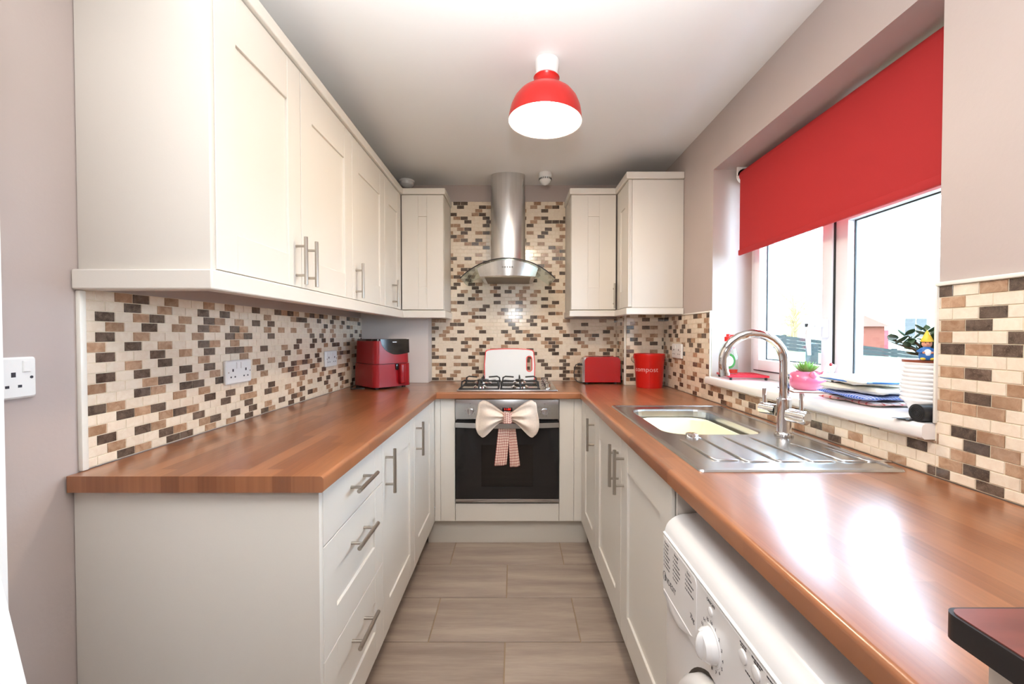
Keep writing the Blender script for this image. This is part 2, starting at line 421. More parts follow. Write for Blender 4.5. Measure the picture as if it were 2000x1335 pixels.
# ------------------------------------------------------------------ structure
floor = tag(MB().box(XL, XR, YF, YB, -0.10, -0.004).build('floor', 'floor_grout'), kind='structure')
def floor_tiles():
    cache = {}
    ys = [1.927 - 0.281 * k for k in range(-4, 13)]
    for r, y1 in enumerate(ys):
        y0 = y1 - 0.281; par = r % 2      # r=4 is the row ending at 1.927
        x = -0.345 - 0.61 * 2 if par == 0 else -0.038 - 0.61 * 2
        while x < XR:
            a, b = max(x, XL), min(x + 0.61, XR); c, d = max(y0, YF), min(y1, YB)
            x += 0.61
            if b - a < 0.02 or d - c < 0.02: continue
            w, h = round(b - a - 0.005, 4), round(d - c - 0.005, 4)
            if (w, h) not in cache:
                mb = MB(); e = 0.0012
                V = [(-w/2, -h/2, -0.005), (w/2, -h/2, -0.005), (w/2, h/2, -0.005), (-w/2, h/2, -0.005),
                     (-w/2, -h/2, -e), (w/2, -h/2, -e), (w/2, h/2, -e), (-w/2, h/2, -e),
                     (-w/2+e, -h/2+e, 0), (w/2-e, -h/2+e, 0), (w/2-e, h/2-e, 0), (-w/2+e, h/2-e, 0)]
                F = [(8, 9, 10, 11)]
                for i in range(4):
                    j = (i + 1) % 4; F += [(i, j, j + 4, i + 4), (i + 4, j + 4, j + 8, i + 8)]
                mb.add(V, F)
                o = mb.build('floor_tile', 'floor_plank', floor, recalc=False); cache[(w, h)] = o.data
            else:
                o = bpy.data.objects.new('floor_tile', cache[(w, h)]); COL.objects.link(o); o.parent = floor
            o.location = ((a + b) / 2, (c + d) / 2, 0)
floor_tiles()
tag(MB().box(XL, XR, YF, YB, ZC, ZC + 0.1).build('ceiling', 'ceiling_paint'), kind='structure')
wall_left = tag(MB().box(XL - 0.12, XL, YF, YB, 0, ZC).build('wall_left', 'wall_paint'), kind='structure')
wall_back = tag(MB().box(XL - 0.12, XR + 0.3, YB, YB + 0.12, 0, ZC).build('wall_back', 'wall_paint'), kind='structure')
tag(MB().box(XL - 0.12, XR + 0.3, YF - 0.12, YF, 0, ZC).build('wall_front', 'wall_paint'), kind='structure')
w = MB()
w.box(XR, XR + 0.3, YF, WY0, 0, ZC); w.box(XR, XR + 0.3, WY1, YB, 0, ZC)
w.box(XR, XR + 0.3, WY0, WY1, 0, WZ0 - 0.036); w.box(XR, XR + 0.3, WY0, WY1, WZ1, ZC)
wall_right = tag(w.build('wall_right', 'wall_paint'), kind='structure')

# boxings in the back corners
MB().box(XL, -0.585, 2.825, YB, WT + 0.001, 1.40).build('pipe_boxing', 'boxing_paint', wall_back)['label'] = 'plain painted boxing in the left corner behind the air fryer'
boxR = MB().box(0.716, XR, 2.698, YB, WT + 0.001, 1.40).build('pipe_boxing', 'grout', wall_back)
boxR['label'] = 'tiled boxing in the right corner behind the compost bucket'

# ------------------------------------------------------------------ mosaic tiles
CNAME = {'C': 'stone_cream', 'T': 'stone_tan', 'D': 'stone_dark'}
TMESH = {}
def tile_mesh(c, w, h, ori):
    key = (c, round(w, 4), round(h, 4), ori)
    if key not in TMESH:
        e, t = 0.0006, 0.0016
        q = [(-w/2, -h/2), (w/2, -h/2), (w/2, h/2), (-w/2, h/2)]; q2 = [(-w/2+e, -h/2+e), (w/2-e, -h/2+e), (w/2-e, h/2-e), (-w/2+e, h/2-e)]
        P = [(u, v, 0) for u, v in q] + [(u, v, t - e) for u, v in q] + [(u, v, t) for u, v in q2]
        F = [(8, 9, 10, 11)]
        for i in range(4):
            j = (i + 1) % 4; F += [(i, j, j + 4, i + 4), (i + 4, j + 4, j + 8, i + 8)]
        V = [ori3(ori, u, v, n) for u, v, n in P]
        me = bpy.data.meshes.new('tile'); me.from_pydata(V, [], F); me.materials.append(M[CNAME[c]])
        bm = bmesh.new(); bm.from_mesh(me); bmesh.ops.recalc_face_normals(bm, faces=bm.faces[:])
        # open back: make sure the front points out
        nrm = Vector(ori3(ori, 0, 0, 1)); bm.faces.ensure_lookup_table()
        if bm.faces[0].normal.dot(nrm) < 0: bmesh.ops.reverse_faces(bm, faces=bm.faces[:])
        bm.to_mesh(me); bm.free()
        TMESH[key] = me
    return TMESH[key]
def ori3(o, u, v, n):
    return {'L': (n, u, v), 'R': (-n, u, v), 'B': (u, -n, v)}[o]
CREAM_W = (0.50, 0.26, 0.24)
def lay_tiles(parent, ori, plane, rects, u_anchor, direction, pattern, rng, maxn=300, gap=0.0020, par=1):
    """rects (u0,u1,v0,v1) in wall coordinates; rows counted down from TT; columns counted from u_anchor along direction"""
    out = []
    seen = {}
    for (u0, u1, v0, v1) in rects:
        r0 = math.floor((TT - v1) / TH + 1e-6); r1 = math.ceil((TT - v0) / TH - 1e-6)
        for r in range(r0, r1):
            zt = TT - r * TH; zb = zt - TH
            half = (r % 2) == par
            n = int(3.2 / TL)
            prevs = None
            for k in range(-n, n):
                s0 = k * TL - (TL / 2 if half else 0); s1 = s0 + TL
                a, b = (u_anchor + direction * s0, u_anchor + direction * s1)
                a, b = min(a, b), max(a, b)
                if b <= u0 + 0.003 or a >= u1 - 0.003: continue
                if (r, k) not in seen:
                    c = pattern(r, k) if pattern else None
                    if c is None:
                        p = rng.random(); c = 'C' if p < 0.45 else ('T' if p < 0.72 else 'D')
                        if c != 'C' and seen.get((r, k - 1)) == c and rng.random() < 0.8: c = 'C'
                        if c != 'C' and c in (seen.get((r - 1, k)), seen.get((r - 1, k + 1)), seen.get((r - 1, k - 1))) and rng.random() < 0.45: c = 'C'
                    seen[(r, k)] = c
                c = seen[(r, k)]
                a_, b_ = max(a, u0), min(b, u1); c_, d_ = max(zb, v0), min(zt, v1)
                if b_ - a_ < 0.004 or d_ - c_ < 0.004: continue
                uc, vc = (a_ + b_) / 2, (c_ + d_) / 2; ww, hh = b_ - a_ - gap, d_ - c_ - gap
                P = Vector(ori3(ori, uc, vc, 0)) + Vector({'L': (plane, 0, 0), 'R': (plane, 0, 0), 'B': (0, plane, 0)}[ori])
                # how large it shows from the camera
                if P.y > 0.3:
                    px, py = 1005 + 815 * P.x / P.y, 653 - 815 * (P.z - EYE) / P.y
                    inside = -10 < px < 2010 and -10 < py < 1345
                    nv = abs((Vector(ori3(ori, 0, 0, 1))).dot((Vector((0, 0, EYE)) - P).normalized()))
                    size = ww * hh * nv / (P - Vector((0, 0, EYE))).length_squared if inside else 0
                else: size = 0
                out.append((size, P, ww, hh, c))
    out.sort(key=lambda t: -t[0])
    for size, P, ww, hh, c in out[:maxn]:
        o = bpy.data.objects.new('tile', tile_mesh(c, ww, hh, ori)); COL.objects.link(o); o.parent = parent
        jit = rng.uniform(0, 0.0003)
        o.location = P - base_loc(parent) + Vector(ori3(ori, 0, 0, jit))
    rest = out[maxn:]
    if rest:
        mb = MB()
        for size, P, ww, hh, c in rest:
            me = tile_mesh(c, ww, hh, ori); mb.mi = 'CTD'.index(c)
            mb.add([v.co + P for v in me.vertices], [tuple(p.vertices) for p in me.polygons])
        o = mb.build('tile_field', [CNAME[k] for k in 'CTD'], parent, recalc=False, ang=20); o['kind'] = 'stuff'

LEFT_ROWS = ['CCTDCTC', 'CCDCTCC', 'CDCTDCTCD', 'CTCDCTCDTC', 'CDCTCCCTCCDT', 'TCDCTCCDTC', 'CDCCDCTCDC', 'CCTCDCCTCC', 'CDCDCCDCDC', 'TCCTDCTCTCC',
             'CCCDTCDDCD', 'DTCCCTCTCC', 'CCDTDCCCDC', 'TCCCTDTC', 'CDCDTCCDC', 'CTCCDTCTD', 'CCDTCDDCT', 'DTCDCT']
def left_pat(r, k):
    # rows read from the photograph for the near end of the wall
    if 0 <= r < len(LEFT_ROWS) and 0 <= k < len(LEFT_ROWS[r]): return LEFT_ROWS[r][k]
RIGHT_ROWS = ['DCTD', 'CTCC', 'CCDC', 'CTDCC', 'TCCD', 'CDTDC', 'CCCC', 'CTDCT', 'CCCT', 'CTDTC', 'TTTC', 'CCCCC', 'CDTCC', 'TCDTC', 'CTCTC', 'CTDCT', 'DCDCT']
def right_pat(r, k):
    if 0 <= r < len(RIGHT_ROWS) and 0 <= k < len(RIGHT_ROWS[r]): return RIGHT_ROWS[r][k]

# grout beds
MB().box(XL, XL + 0.004, 1.004, 2.824, WT + 0.002, TT).build('grout_bed', 'grout', wall_left)
MB().rbox(XL, XL + 0.012, 0.988, 1.004, WT + 0.001, TT - 0.004, 0.003).build('tile_trim', 'trim_white', wall_left)
lay_tiles(wall_left, 'L', XL + 0.004, [(1.004, 2.824, WT + 0.003, TT)], 1.004, 1, left_pat, random.Random(3), par=0)
g = MB(); g.box(-0.585, 0.716, YB - 0.004, YB, WT + 0.002, TT); g.box(-0.449, 0.357, YB - 0.004, YB, TT, 2.152)
g.build('grout_bed', 'grout', wall_back)
lay_tiles(wall_back, 'B', YB - 0.004, [(-0.585, 0.716, WT + 0.003, TT), (-0.449, 0.357, TT, TT + 32 * TH)], -0.585, 1, None, random.Random(11))
lay_tiles(boxR, 'B', 2.698, [(0.722, XR - 0.006, WT + 0.003, TT + 0.05)], 0.72, 1, None, random.Random(5))
lay_tiles(boxR, 'L', 0.716, [], 0, 1, None, random.Random(5))
bl = random.Random(9)
# left flank of the tiled boxing (faces -x)
lay_tiles(boxR, 'R', 0.716, [(2.706, YB - 0.006, WT + 0.003, TT + 0.05)], 2.70, 1, None, bl)
MB().rbox(0.708, 0.718, 2.690, 2.704, WT + 0.001, TT + 0.05, 0.002).build('tile_trim', 'trim_white', boxR)
g = MB(); g.box(XR - 0.004, XR, WY1, 2.697, WT + 0.002, TT); g.box(XR - 0.004, XR, 0.30, WY0, WT + 0.002, TT)
g.box(XR - 0.004, XR, WY0, WY1, WT + 0.002, WZ0 - 0.038)
g.build('grout_bed', 'grout', wall_right)
lay_tiles(wall_right, 'R', XR - 0.004, [(0.30, WY0 - 0.004, WT + 0.003, TT), (WY0 - 0.004, WY1 + 0.008, WT + 0.003, WZ0 - 0.038), (WY1 + 0.008, 2.697, WT + 0.003, TT)],
          WY0 + 0.016, -1, right_pat, random.Random(21))
t = MB(); t.rbox(XR - 0.011, XR, 0.30, WY0, TT, TT + 0.009, 0.002); t.build('tile_trim', 'trim_white', wall_right)
t = MB(); t.rbox(XR - 0.011, XR, WY0 - 0.006, WY0, WZ0 + 0.002, TT, 0.002); t.build('tile_trim', 'trim_white', wall_right)
t = MB(); t.rbox(XR - 0.011, XR, WY1, 2.40, TT, TT + 0.008, 0.002); t.rbox(XR - 0.011, XR, WY1, WY1 + 0.008, WZ0 - 0.036, TT, 0.002); t.build('tile_trim', 'trim_white', wall_right)

# ------------------------------------------------------------------ window
win = tag(thing('window_1', None, None, (XFR, 1.5, WZ0)), kind='structure')
x0, x1 = XFR, XFR + 0.06
YM = 1.493
f = MB()
f.rbox(x0, x1, WY1 - 0.045, WY1 - 0.0, WZ0, WZ1, 0.004); f.rbox(x0, x1, WY0, WY0 + 0.045, WZ0, WZ1, 0.004)
f.rbox(x0, x1, WY0 + 0.04, WY1 - 0.04, WZ0, WZ0 + 0.045, 0.004); f.rbox(x0, x1, WY0 + 0.04, WY1 - 0.04, WZ1 - 0.045, WZ1, 0.004)
f.build('window_frame', 'upvc', win)
MB().rbox(x0, x1, YM - 0.035, YM + 0.035, WZ0 + 0.04, WZ1 - 0.04, 0.004).build('mullion', 'upvc', win)
MB().rbox(x0, x1, WY0 + 0.04, YM - 0.03, 1.625, 1.675, 0.004).build('transom', 'upvc', win)
# opening sash (far half)
s = MB(); sy0, sy1, sz0, sz1 = YM + 0.022, WY1 - 0.037, WZ0 + 0.038, WZ1 - 0.04
xs0, xs1 = XFR - 0.012, XFR + 0.055
for a in ((sy0, sy0 + 0.05, sz0, sz1), (sy1 - 0.05, sy1, sz0, sz1), (sy0 + 0.045, sy1 - 0.045, sz0, sz0 + 0.05), (sy0 + 0.045, sy1 - 0.045, sz1 - 0.05, sz1)):
    s.rbox(xs0, xs1, a[0], a[1], a[2], a[3], 0.005)
sash = s.build('window_sash', 'upvc', win)
gk = MB(); 
for a in ((sy1 - 0.0005, sy1 + 0.004, sz0, sz1), (sy0 - 0.004, sy0 + 0.0005, sz0, sz1), (sy0, sy1, sz0 - 0.004, sz0)): gk.box(xs0 + 0.006, xs0 + 0.014, *a)
for (a0, a1, b0, b1) in ((sy0 + 0.05, sy1 - 0.05, sz0 + 0.05, sz1 - 0.05), (WY0 + 0.045, YM - 0.035, WZ0 + 0.045, 1.625)):
    for q in ((a0, a0 + 0.004, b0, b1), (a1 - 0.004, a1, b0, b1), (a0, a1, b0, b0 + 0.004), (a0, a1, b1 - 0.004, b1)):
        gk.box(XFR + 0.023, XFR + 0.028, *q)
gk.build('gasket', 'black_rubber', win)
MB().box(XFR + 0.028, XFR + 0.032, sy0 + 0.048, sy1 - 0.048, sz0 + 0.048, sz1 - 0.048).build('pane', 'window_glass', win)
MB().box(XFR + 0.028, XFR + 0.032, WY0 + 0.043, YM - 0.033, WZ0 + 0.043, 1.627).build('pane', 'window_glass', win)
MB().box(XFR + 0.028, XFR + 0.032, WY0 + 0.043, YM - 0.033, 1.673, WZ1 - 0.043).build('pane', 'window_glass', win)
h = MB(); hy = sy0 + 0.022
h.rbox(xs0 - 0.012, xs0, hy - 0.014, hy + 0.014, 1.215, 1.285, 0.004)
h.rbox(xs0 - 0.045, xs0 - 0.01, hy - 0.010, hy + 0.012, 1.255, 1.278, 0.005)
h.tube([(xs0 - 0.040, hy, 1.268), (xs0 - 0.050, hy + 0.012, 1.258), (xs0 - 0.054, hy + 0.020, 1.235), (xs0 - 0.050, hy + 0.022, 1.19), (xs0 - 0.046, hy + 0.022, 1.15)], [0.010, 0.011, 0.009, 0.008, 0.006], 10)
hd = h.build('window_handle', 'upvc', win)
MB().cyl((xs0 - 0.056, hy + 0.018, 1.262), (xs0 - 0.064, hy + 0.022, 1.262), 0.007, n=12).build('lock_button', 'black_rubber', hd)
sl = MB()
prof = [(0.935, WZ0 - 0.030), (0.941, WZ0 - 0.036), (XR, WZ0 - 0.036), (XFR + 0.01, WZ0 - 0.036), (XFR + 0.01, WZ0), (0.943, WZ0), (0.937, WZ0 - 0.003), (0.935, WZ0 - 0.009)]
sl.prism(prof, WY0 - 0.001, WY1 - 0.0, lambda u, v, a: (u, a, v))
sl.build('window_sill', 'sill_white', win, ang=50)

# ------------------------------------------------------------------ white door edge at the left of the picture
dr = tag(thing('door_1', None, None, (-0.70, 0.50, 0)), kind='structure')
MB().rbox(-0.86, -0.6415, 0.485, 0.525, 0.005, 2.0, 0.004).build('door_leaf', 'white_matt', dr)
# ------------------------------------------------------------------ cabinets
def L_map(x): return lambda u, v, n: (x + n, u, v)        # faces +x, u = y
def R_map(x): return lambda u, v, n: (x - n, u, v)        # faces -x
def B_map(y): return lambda u, v, n: (u, y - n, v)        # faces the camera
def slab(mb, f, u0, u1, v0, v1, n0, n1, e=0.0012):
    P = [(u0, v0, n0), (u1, v0, n0), (u1, v1, n0), (u0, v1, n0), (u0, v0, n1 - e), (u1, v0, n1 - e), (u1, v1, n1 - e), (u0, v1, n1 - e),
         (u0 + e, v0 + e, n1), (u1 - e, v0 + e, n1), (u1 - e, v1 - e, n1), (u0 + e, v1 - e, n1)]
    F = [(8, 9, 10, 11), (3, 2, 1, 0)]
    for i in range(4):
        j = (i + 1) % 4; F += [(i, j, j + 4, i + 4), (i + 4, j + 4, j + 8, i + 8)]
    mb.add([f(*p) for p in P], F)
def shaker(mb, f, u0, u1, v0, v1, st=0.08, rt=0.10, rb=0.10):
    n = 0.020
    slab(mb, f, u0, u1, v0, v1, 0.0, 0.012, 0.0005)
    slab(mb, f, u0, u0 + st, v0, v1, 0.010, n); slab(mb, f, u1 - st, u1, v0, v1, 0.010, n)
    slab(mb, f, u0 + st, u1 - st, v1 - rt, v1, 0.010, n - 0.0008); slab(mb, f, u0 + st, u1 - st, v0, v0 + rb, 0.010, n - 0.0008)
def bar_handle(f, parent, uc, vc, vertical=True, L=0.157, st=0.096, n0=0.02):
    mb = MB(); so = 0.033
    def q(d, n): return f(uc, vc + d, n0 + n) if vertical else f(uc + d, vc, n0 + n)
    mb.cyl(q(-L / 2, so), q(L / 2, so), 0.006, n=14)
    for d in (-st / 2, st / 2): mb.cyl(q(d, -0.001), q(d, so), 0.0045, n=10)
    return mb.build('handle', 'handle_steel', parent)
def carcass(mb, x0, x1, y0, y1, z0, z1): mb.box(x0, x1, y0, y1, z0, z1)

ZD0, ZD1 = 0.150, 0.858       # base door heights
XD = -0.480                   # left carcass front; doors stand 20 mm proud
G = 0.0016
# left: drawer unit
t = thing('drawer_unit', 'three-drawer cream base unit with plain side panel at the near end of the left run', 'cabinet', (-0.75, 1.21, 0))
b = MB(); b.box(XL + 0.002, XD - 0.001, 0.995, 1.443, 0.15, 0.860); b.build('body', 'cream', t)
MB().rbox(XL + 0.002, -0.4605, 0.976, 0.994, 0.0, 0.858, 0.0012).build('end_panel', 'cream', t)
fl = L_map(XD)
for (v0, v1, vh) in ((0.716, ZD1, 0.797), (0.434, 0.713, 0.638), (ZD0, 0.431, 0.358)):
    d = MB()
    if v1 - v0 > 0.2: shaker(d, fl, 0.996, 1.442, v0, v1, 0.075, 0.09, 0.09)
    else:
        slab(d, fl, 0.996, 1.442, v0, v1, 0, 0.0188); slab(d, fl, 0.996, 1.071, v0, v1, 0.01, 0.02); slab(d, fl, 1.367, 1.442, v0, v1, 0.01, 0.02)
    dd = d.build('drawer', 'cream', t); bar_handle(fl, dd, 1.217, vh, False)
def base_cab_left(y0, y1, label):
    t = thing('base_cabinet', label, 'cabinet', (-0.75, (y0 + y1) / 2, 0), 'left base cabinets')
    MB().box(XL + 0.002, XD - 0.001, y0 + 0.001, y1 - 0.001, 0.15, 0.860).build('body', 'cream', t)
    d = MB(); shaker(d, fl, y0 + G, y1 - G, ZD0, ZD1, 0.075, 0.105, 0.105)
    dd = d.build('door', 'cream', t); bar_handle(fl, dd, y0 + 0.036, 0.742)
base_cab_left(1.444, 1.904, 'cream shaker base cabinet between the drawer unit and the corner cabinet on the left')
base_cab_left(1.905, 2.335, 'cream shaker base cabinet on the left nearest the oven')
# left plinth
mesh_thing(MB().rbox(-0.545, -0.527, 0.996, 2.435, 0.001, 0.149, 0.001), 'plinth', 'plinth_cream', 'long cream plinth board under the left base cabinets', 'plinth', (-0.536, 1.7, 0), 'plinth boards')
mesh_thing(MB().rbox(-0.509, 0.428, 2.440, 2.458, 0.001, 0.149, 0.001), 'plinth', 'plinth_cream', 'short cream plinth board on the floor under the oven', 'plinth', (-0.04, 2.45, 0), 'plinth boards')
mesh_thing(MB().rbox(0.440, 0.458, 1.03, 2.435, 0.001, 0.149, 0.001), 'plinth', 'plinth_cream', 'long cream plinth board under the sink cabinets', 'plinth', (0.45, 1.7, 0), 'plinth boards')
# oven housing
ov = thing('oven_housing', 'cream housing panels framing the built-in oven', 'cabinet', (-0.04, 2.6, 0))
fb = B_map(2.412)
OX = -0.0425
MB().box(-0.359, 0.274, 2.925, 2.94, 0.15, 0.86).build('back_panel', 'cream', ov)
for a, b_ in ((-0.46, -0.427), (-0.4255, OX - 0.3005), (OX + 0.3005, 0.341), (0.3425, 0.3865)):
    q = MB(); slab(q, fb, a, b_, ZD0, ZD1, -0.04, 0.02, 0.001); q.build('filler_panel', 'cream', ov)
q = MB(); slab(q, fb, OX - 0.298, OX + 0.298, ZD0, 0.252, 0, 0.02, 0.001); q.build('lower_panel', 'cream', ov)
# corner returns closing the runs
q = MB(); slab(q, fl, 2.337, 2.388, ZD0, ZD1, 0, 0.02, 0.001); q.build('corner_post', 'cream', ov)
XDR = 0.405                   # right carcass front, doors to 0.385
fr = R_map(XDR)
q = MB(); slab(q, fr, 2.345, 2.388, ZD0, ZD1, 0, 0.02, 0.001); q.build('corner_post', 'cream', ov)
# right cabinets
t = thing('base_cabinet', 'narrow cream shaker base cabinet on the right beside the oven', 'cabinet', (0.69, 2.16, 0))
MB().box(XDR + 0.001, XR - 0.006, 1.978, 2.343, 0.15, 0.860).build('body', 'cream', t)
d = MB(); shaker(d, fr, 1.976 + G, 2.343, ZD0, ZD1, 0.075, 0.105, 0.105); dd = d.build('door', 'cream', t); bar_handle(fr, dd, 2.012, 0.742)
t = thing('sink_cabinet', 'double-door cream base cabinet under the sink', 'cabinet', (0.69, 1.49, 0))
b = MB(); b.box(XDR + 0.001, XR - 0.006, 1.016, 1.034, 0.15, 0.86); b.box(XDR + 0.001, XR - 0.006, 1.958, 1.975, 0.15, 0.86); b.box(XDR + 0.001, XR - 0.006, 1.034, 1.958, 0.15, 0.17)
b.box(XR - 0.022, XR - 0.006, 1.034, 1.958, 0.17, 0.70); b.build('body', 'cream', t)
d = MB(); shaker(d, fr, 1.4985 + G, 1.976 - G, ZD0, ZD1, 0.08, 0.105, 0.105); dd = d.build('door', 'cream', t); bar_handle(fr, dd, 1.4985 + 0.040, 0.742)
d = MB(); shaker(d, fr, 1.014 + G, 1.4985 - G, ZD0, ZD1, 0.08, 0.105, 0.105); dd = d.build('door', 'cream', t); bar_handle(fr, dd, 1.4985 - 0.036, 0.742)
MB().box(0.395, XR - 0.006, 1.003, 1.0125, 0.0, 0.86).build('end_panel', 'cream', t)

# wall cabinets
UZ0, UZ1 = 1.386, 2.112
XU = -0.742                  # carcass front left, doors to -0.722
fu = L_map(XU)
def wall_cab(name_label, y0, y1, hy, first=False, group='left wall cabinets'):
    t = thing('wall_cabinet', name_label, 'cabinet', (-0.89, (y0 + y1) / 2, UZ0), group)
    MB().box(XL + 0.002, XU - 0.001, y0 + 0.001 + (0.019 if first else 0), y1 - 0.001, UZ0, UZ1).build('body', 'cream', t)
    if first: MB().rbox(XL + 0.002, -0.7225, y0, y0 + 0.018, UZ0 - 0.003, UZ1, 0.0012).build('end_panel', 'cream', t)
    d = MB(); shaker(d, fu, y0 + G + (0.019 if first else 0), y1 - G, UZ0, UZ1, 0.078, 0.135, 0.10)
    dd = d.build('door', 'cream', t); bar_handle(fu, dd, hy, 1.471)
wall_cab('tall cream wall cabinet with plain side panel, nearest on the left wall', 0.995, 1.420, 1.384, True)
wall_cab('cream wall cabinet second from the near end of the left wall', 1.421, 1.865, 1.458)
wall_cab('cream wall cabinet third from the near end of the left wall', 1.866, 2.330, 1.903)
wall_cab('narrow cream wall cabinet in the far left corner', 2.331, 2.660, 2.475)
fbu = B_map(2.683)
def back_cab(label, x0, x1):
    t = thing('wall_cabinet', label, 'cabinet', ((x0 + x1) / 2, 2.8, UZ0))
    MB().box(x0, x1, 2.684, YB - 0.005, UZ0, UZ1).build('body', 'cream', t)
    d = MB(); shaker(d, fbu, x0 + G, x1 - G, UZ0, UZ1, 0.105, 0.135, 0.14); return t, d.build('door', 'cream', t)
back_cab('cream wall cabinet left of the extractor hood, facing the camera', -0.719, -0.451)
t, dd = back_cab('cream wall cabinet right of the extractor hood, facing the camera', 0.360, 0.646)
bar_handle(fbu, dd, 0.630, 1.471)
t = thing('wall_cabinet', 'cream wall cabinet with plain white side on the right wall beside the window', 'cabinet', (0.81, 2.53, UZ0))
XRU = 0.672
MB().box(XRU + 0.001, XR - 0.002, 2.421, 2.660, UZ0, UZ1).build('body', 'cream', t)
MB().rbox(0.674, XR - 0.002, 2.401, 2.420, UZ0 - 0.003, UZ1, 0.0012).build('end_panel', 'cream', t)
d = MB(); shaker(d, R_map(XRU), 2.402, 2.660, UZ0, UZ1, 0.078, 0.135, 0.10); d.build('door', 'cream', t)
# cornice and pelmet
def strip(name, pts, z0, z1, th, label, cat):
    """pts: polyline of the outer (visible) edge in plan; th: inward thickness given as matching inner polyline"""
    mb = MB(); outer, inner = pts
    n = len(outer)
    V = []
    for (ox, oy), (ix, iy) in zip(outer, inner): V += [(ox, oy, z0), (ox, oy, z1), (ix, iy, z1), (ix, iy, z0)]
    F = []
    for i in range(n - 1):
        for k in range(4): F.append((i * 4 + k, i * 4 + (k + 1) % 4, (i + 1) * 4 + (k + 1) % 4, (i + 1) * 4 + k))
    F += [(0, 1, 2, 3), ((n - 1) * 4 + 3, (n - 1) * 4 + 2, (n - 1) * 4 + 1, (n - 1) * 4)]
    mb.add(V, F)
    o = mesh_thing(mb, name, 'cream', label, cat, (outer[0][0], outer[0][1], z0))
    bv = o.modifiers.new('edge', 'BEVEL'); bv.width = 0.004; bv.segments = 2; bv.limit_method = 'ANGLE'
    return o
c_out = [(XL + 0.002, 0.978), (-0.708, 0.978), (-0.708, 2.655), (-0.440, 2.655), (-0.440, YB - 0.006)]
c_in = [(XL + 0.002, 1.02), (-0.75, 1.02), (-0.75, 2.70), (-0.48, 2.70), (-0.48, YB - 0.006)]
strip('cornice', (c_out, c_in), UZ1 + 0.003, 2.154, 0, 'cream cornice moulding along the top of the left wall cabinets', 'cornice')
strip('pelmet', (c_out, c_in), 1.333, UZ0 - 0.005, 0, 'cream pelmet strip under the left wall cabinets', 'pelmet')
c_out = [(0.349, YB - 0.006), (0.349, 2.655), (0.638, 2.655), (0.638, 2.388), (XR - 0.002, 2.388)]
c_in = [(0.39, YB - 0.006), (0.39, 2.70), (0.68, 2.70), (0.68, 2.43), (XR - 0.002, 2.43)]
strip('cornice', (c_out, c_in), UZ1 + 0.003, 2.154, 0, 'cream cornice moulding along the top of the right wall cabinets', 'cornice')
strip('pelmet', (c_out, c_in), 1.342, UZ0 - 0.005, 0, 'cream pelmet strip under the right wall cabinets', 'pelmet')

# ------------------------------------------------------------------ worktop
wt = thing('worktop', 'U-shaped wood-stave worktop running round three sides', 'worktop', (0, 0, 0.862))
Z0, Z1 = 0.862, WT
def edge_profile(xf, xb, sgn):
    """(x,z) section with a rounded front edge at xf; sgn=+1 when the front faces +x"""
    P = []
    r = 0.009
    for k in range(6):
        t_ = PI / 2 * k / 5; P.append((xf - sgn * (r - r * math.sin(t_)), Z1 - (r - r * math.cos(t_)) if False else Z1 - r + r * math.cos(t_)))
    r2 = 0.004
    P += [(xf, Z0 + r2), (xf - sgn * r2, Z0)]
    P += [(xb, Z0), (xb, Z1)]
    return P
s1 = MB(); s1.prism(edge_profile(-0.441, XL + 0.006, 1), 0.957, 2.345, lambda u, v, a: (u, a, v))
s1.build('worktop_section', 'worktop_along', wt, ang=25)
s2 = MB(); P = edge_profile(2.355, YB - 0.006, -1)
s2.box(XL + 0.006, -0.442, 2.345, 2.60, Z0, Z1); s2.box(XL + 0.006, -0.442, 2.60, 2.824, Z0, Z1); s2.box(-0.584, -0.442, 2.824, YB - 0.006, Z0, Z1)
s2.prism(P, -0.442, 0.372, lambda u, v, a: (a, u, v))
s2.build('worktop_section', 'worktop_across', wt, ang=25)
SX0, SX1, SY0, SY1 = 0.440, 0.935, 0.985, 1.900
BX0, BX1, BY0, BY1 = 0.500, 0.830, 1.355, 1.815
s3 = MB(); s3.prism(edge_profile(0.371, 0.49, -1), -0.35, 2.345, lambda u, v, a: (u, a, v))
s3.box(0.372, XR - 0.006, 2.345, 2.696, Z0, Z1); s3.box(0.372, 0.715, 2.696, YB - 0.006, Z0, Z1)
s3.box(0.49, XR - 0.006, -0.35, 1.345, Z0, Z1); s3.box(0.49, XR - 0.006, 1.825, 2.345, Z0, Z1); s3.box(0.84, XR - 0.006, 1.345, 1.825, Z0, Z1)
s3.build('worktop_section', 'worktop_along', wt, ang=25)

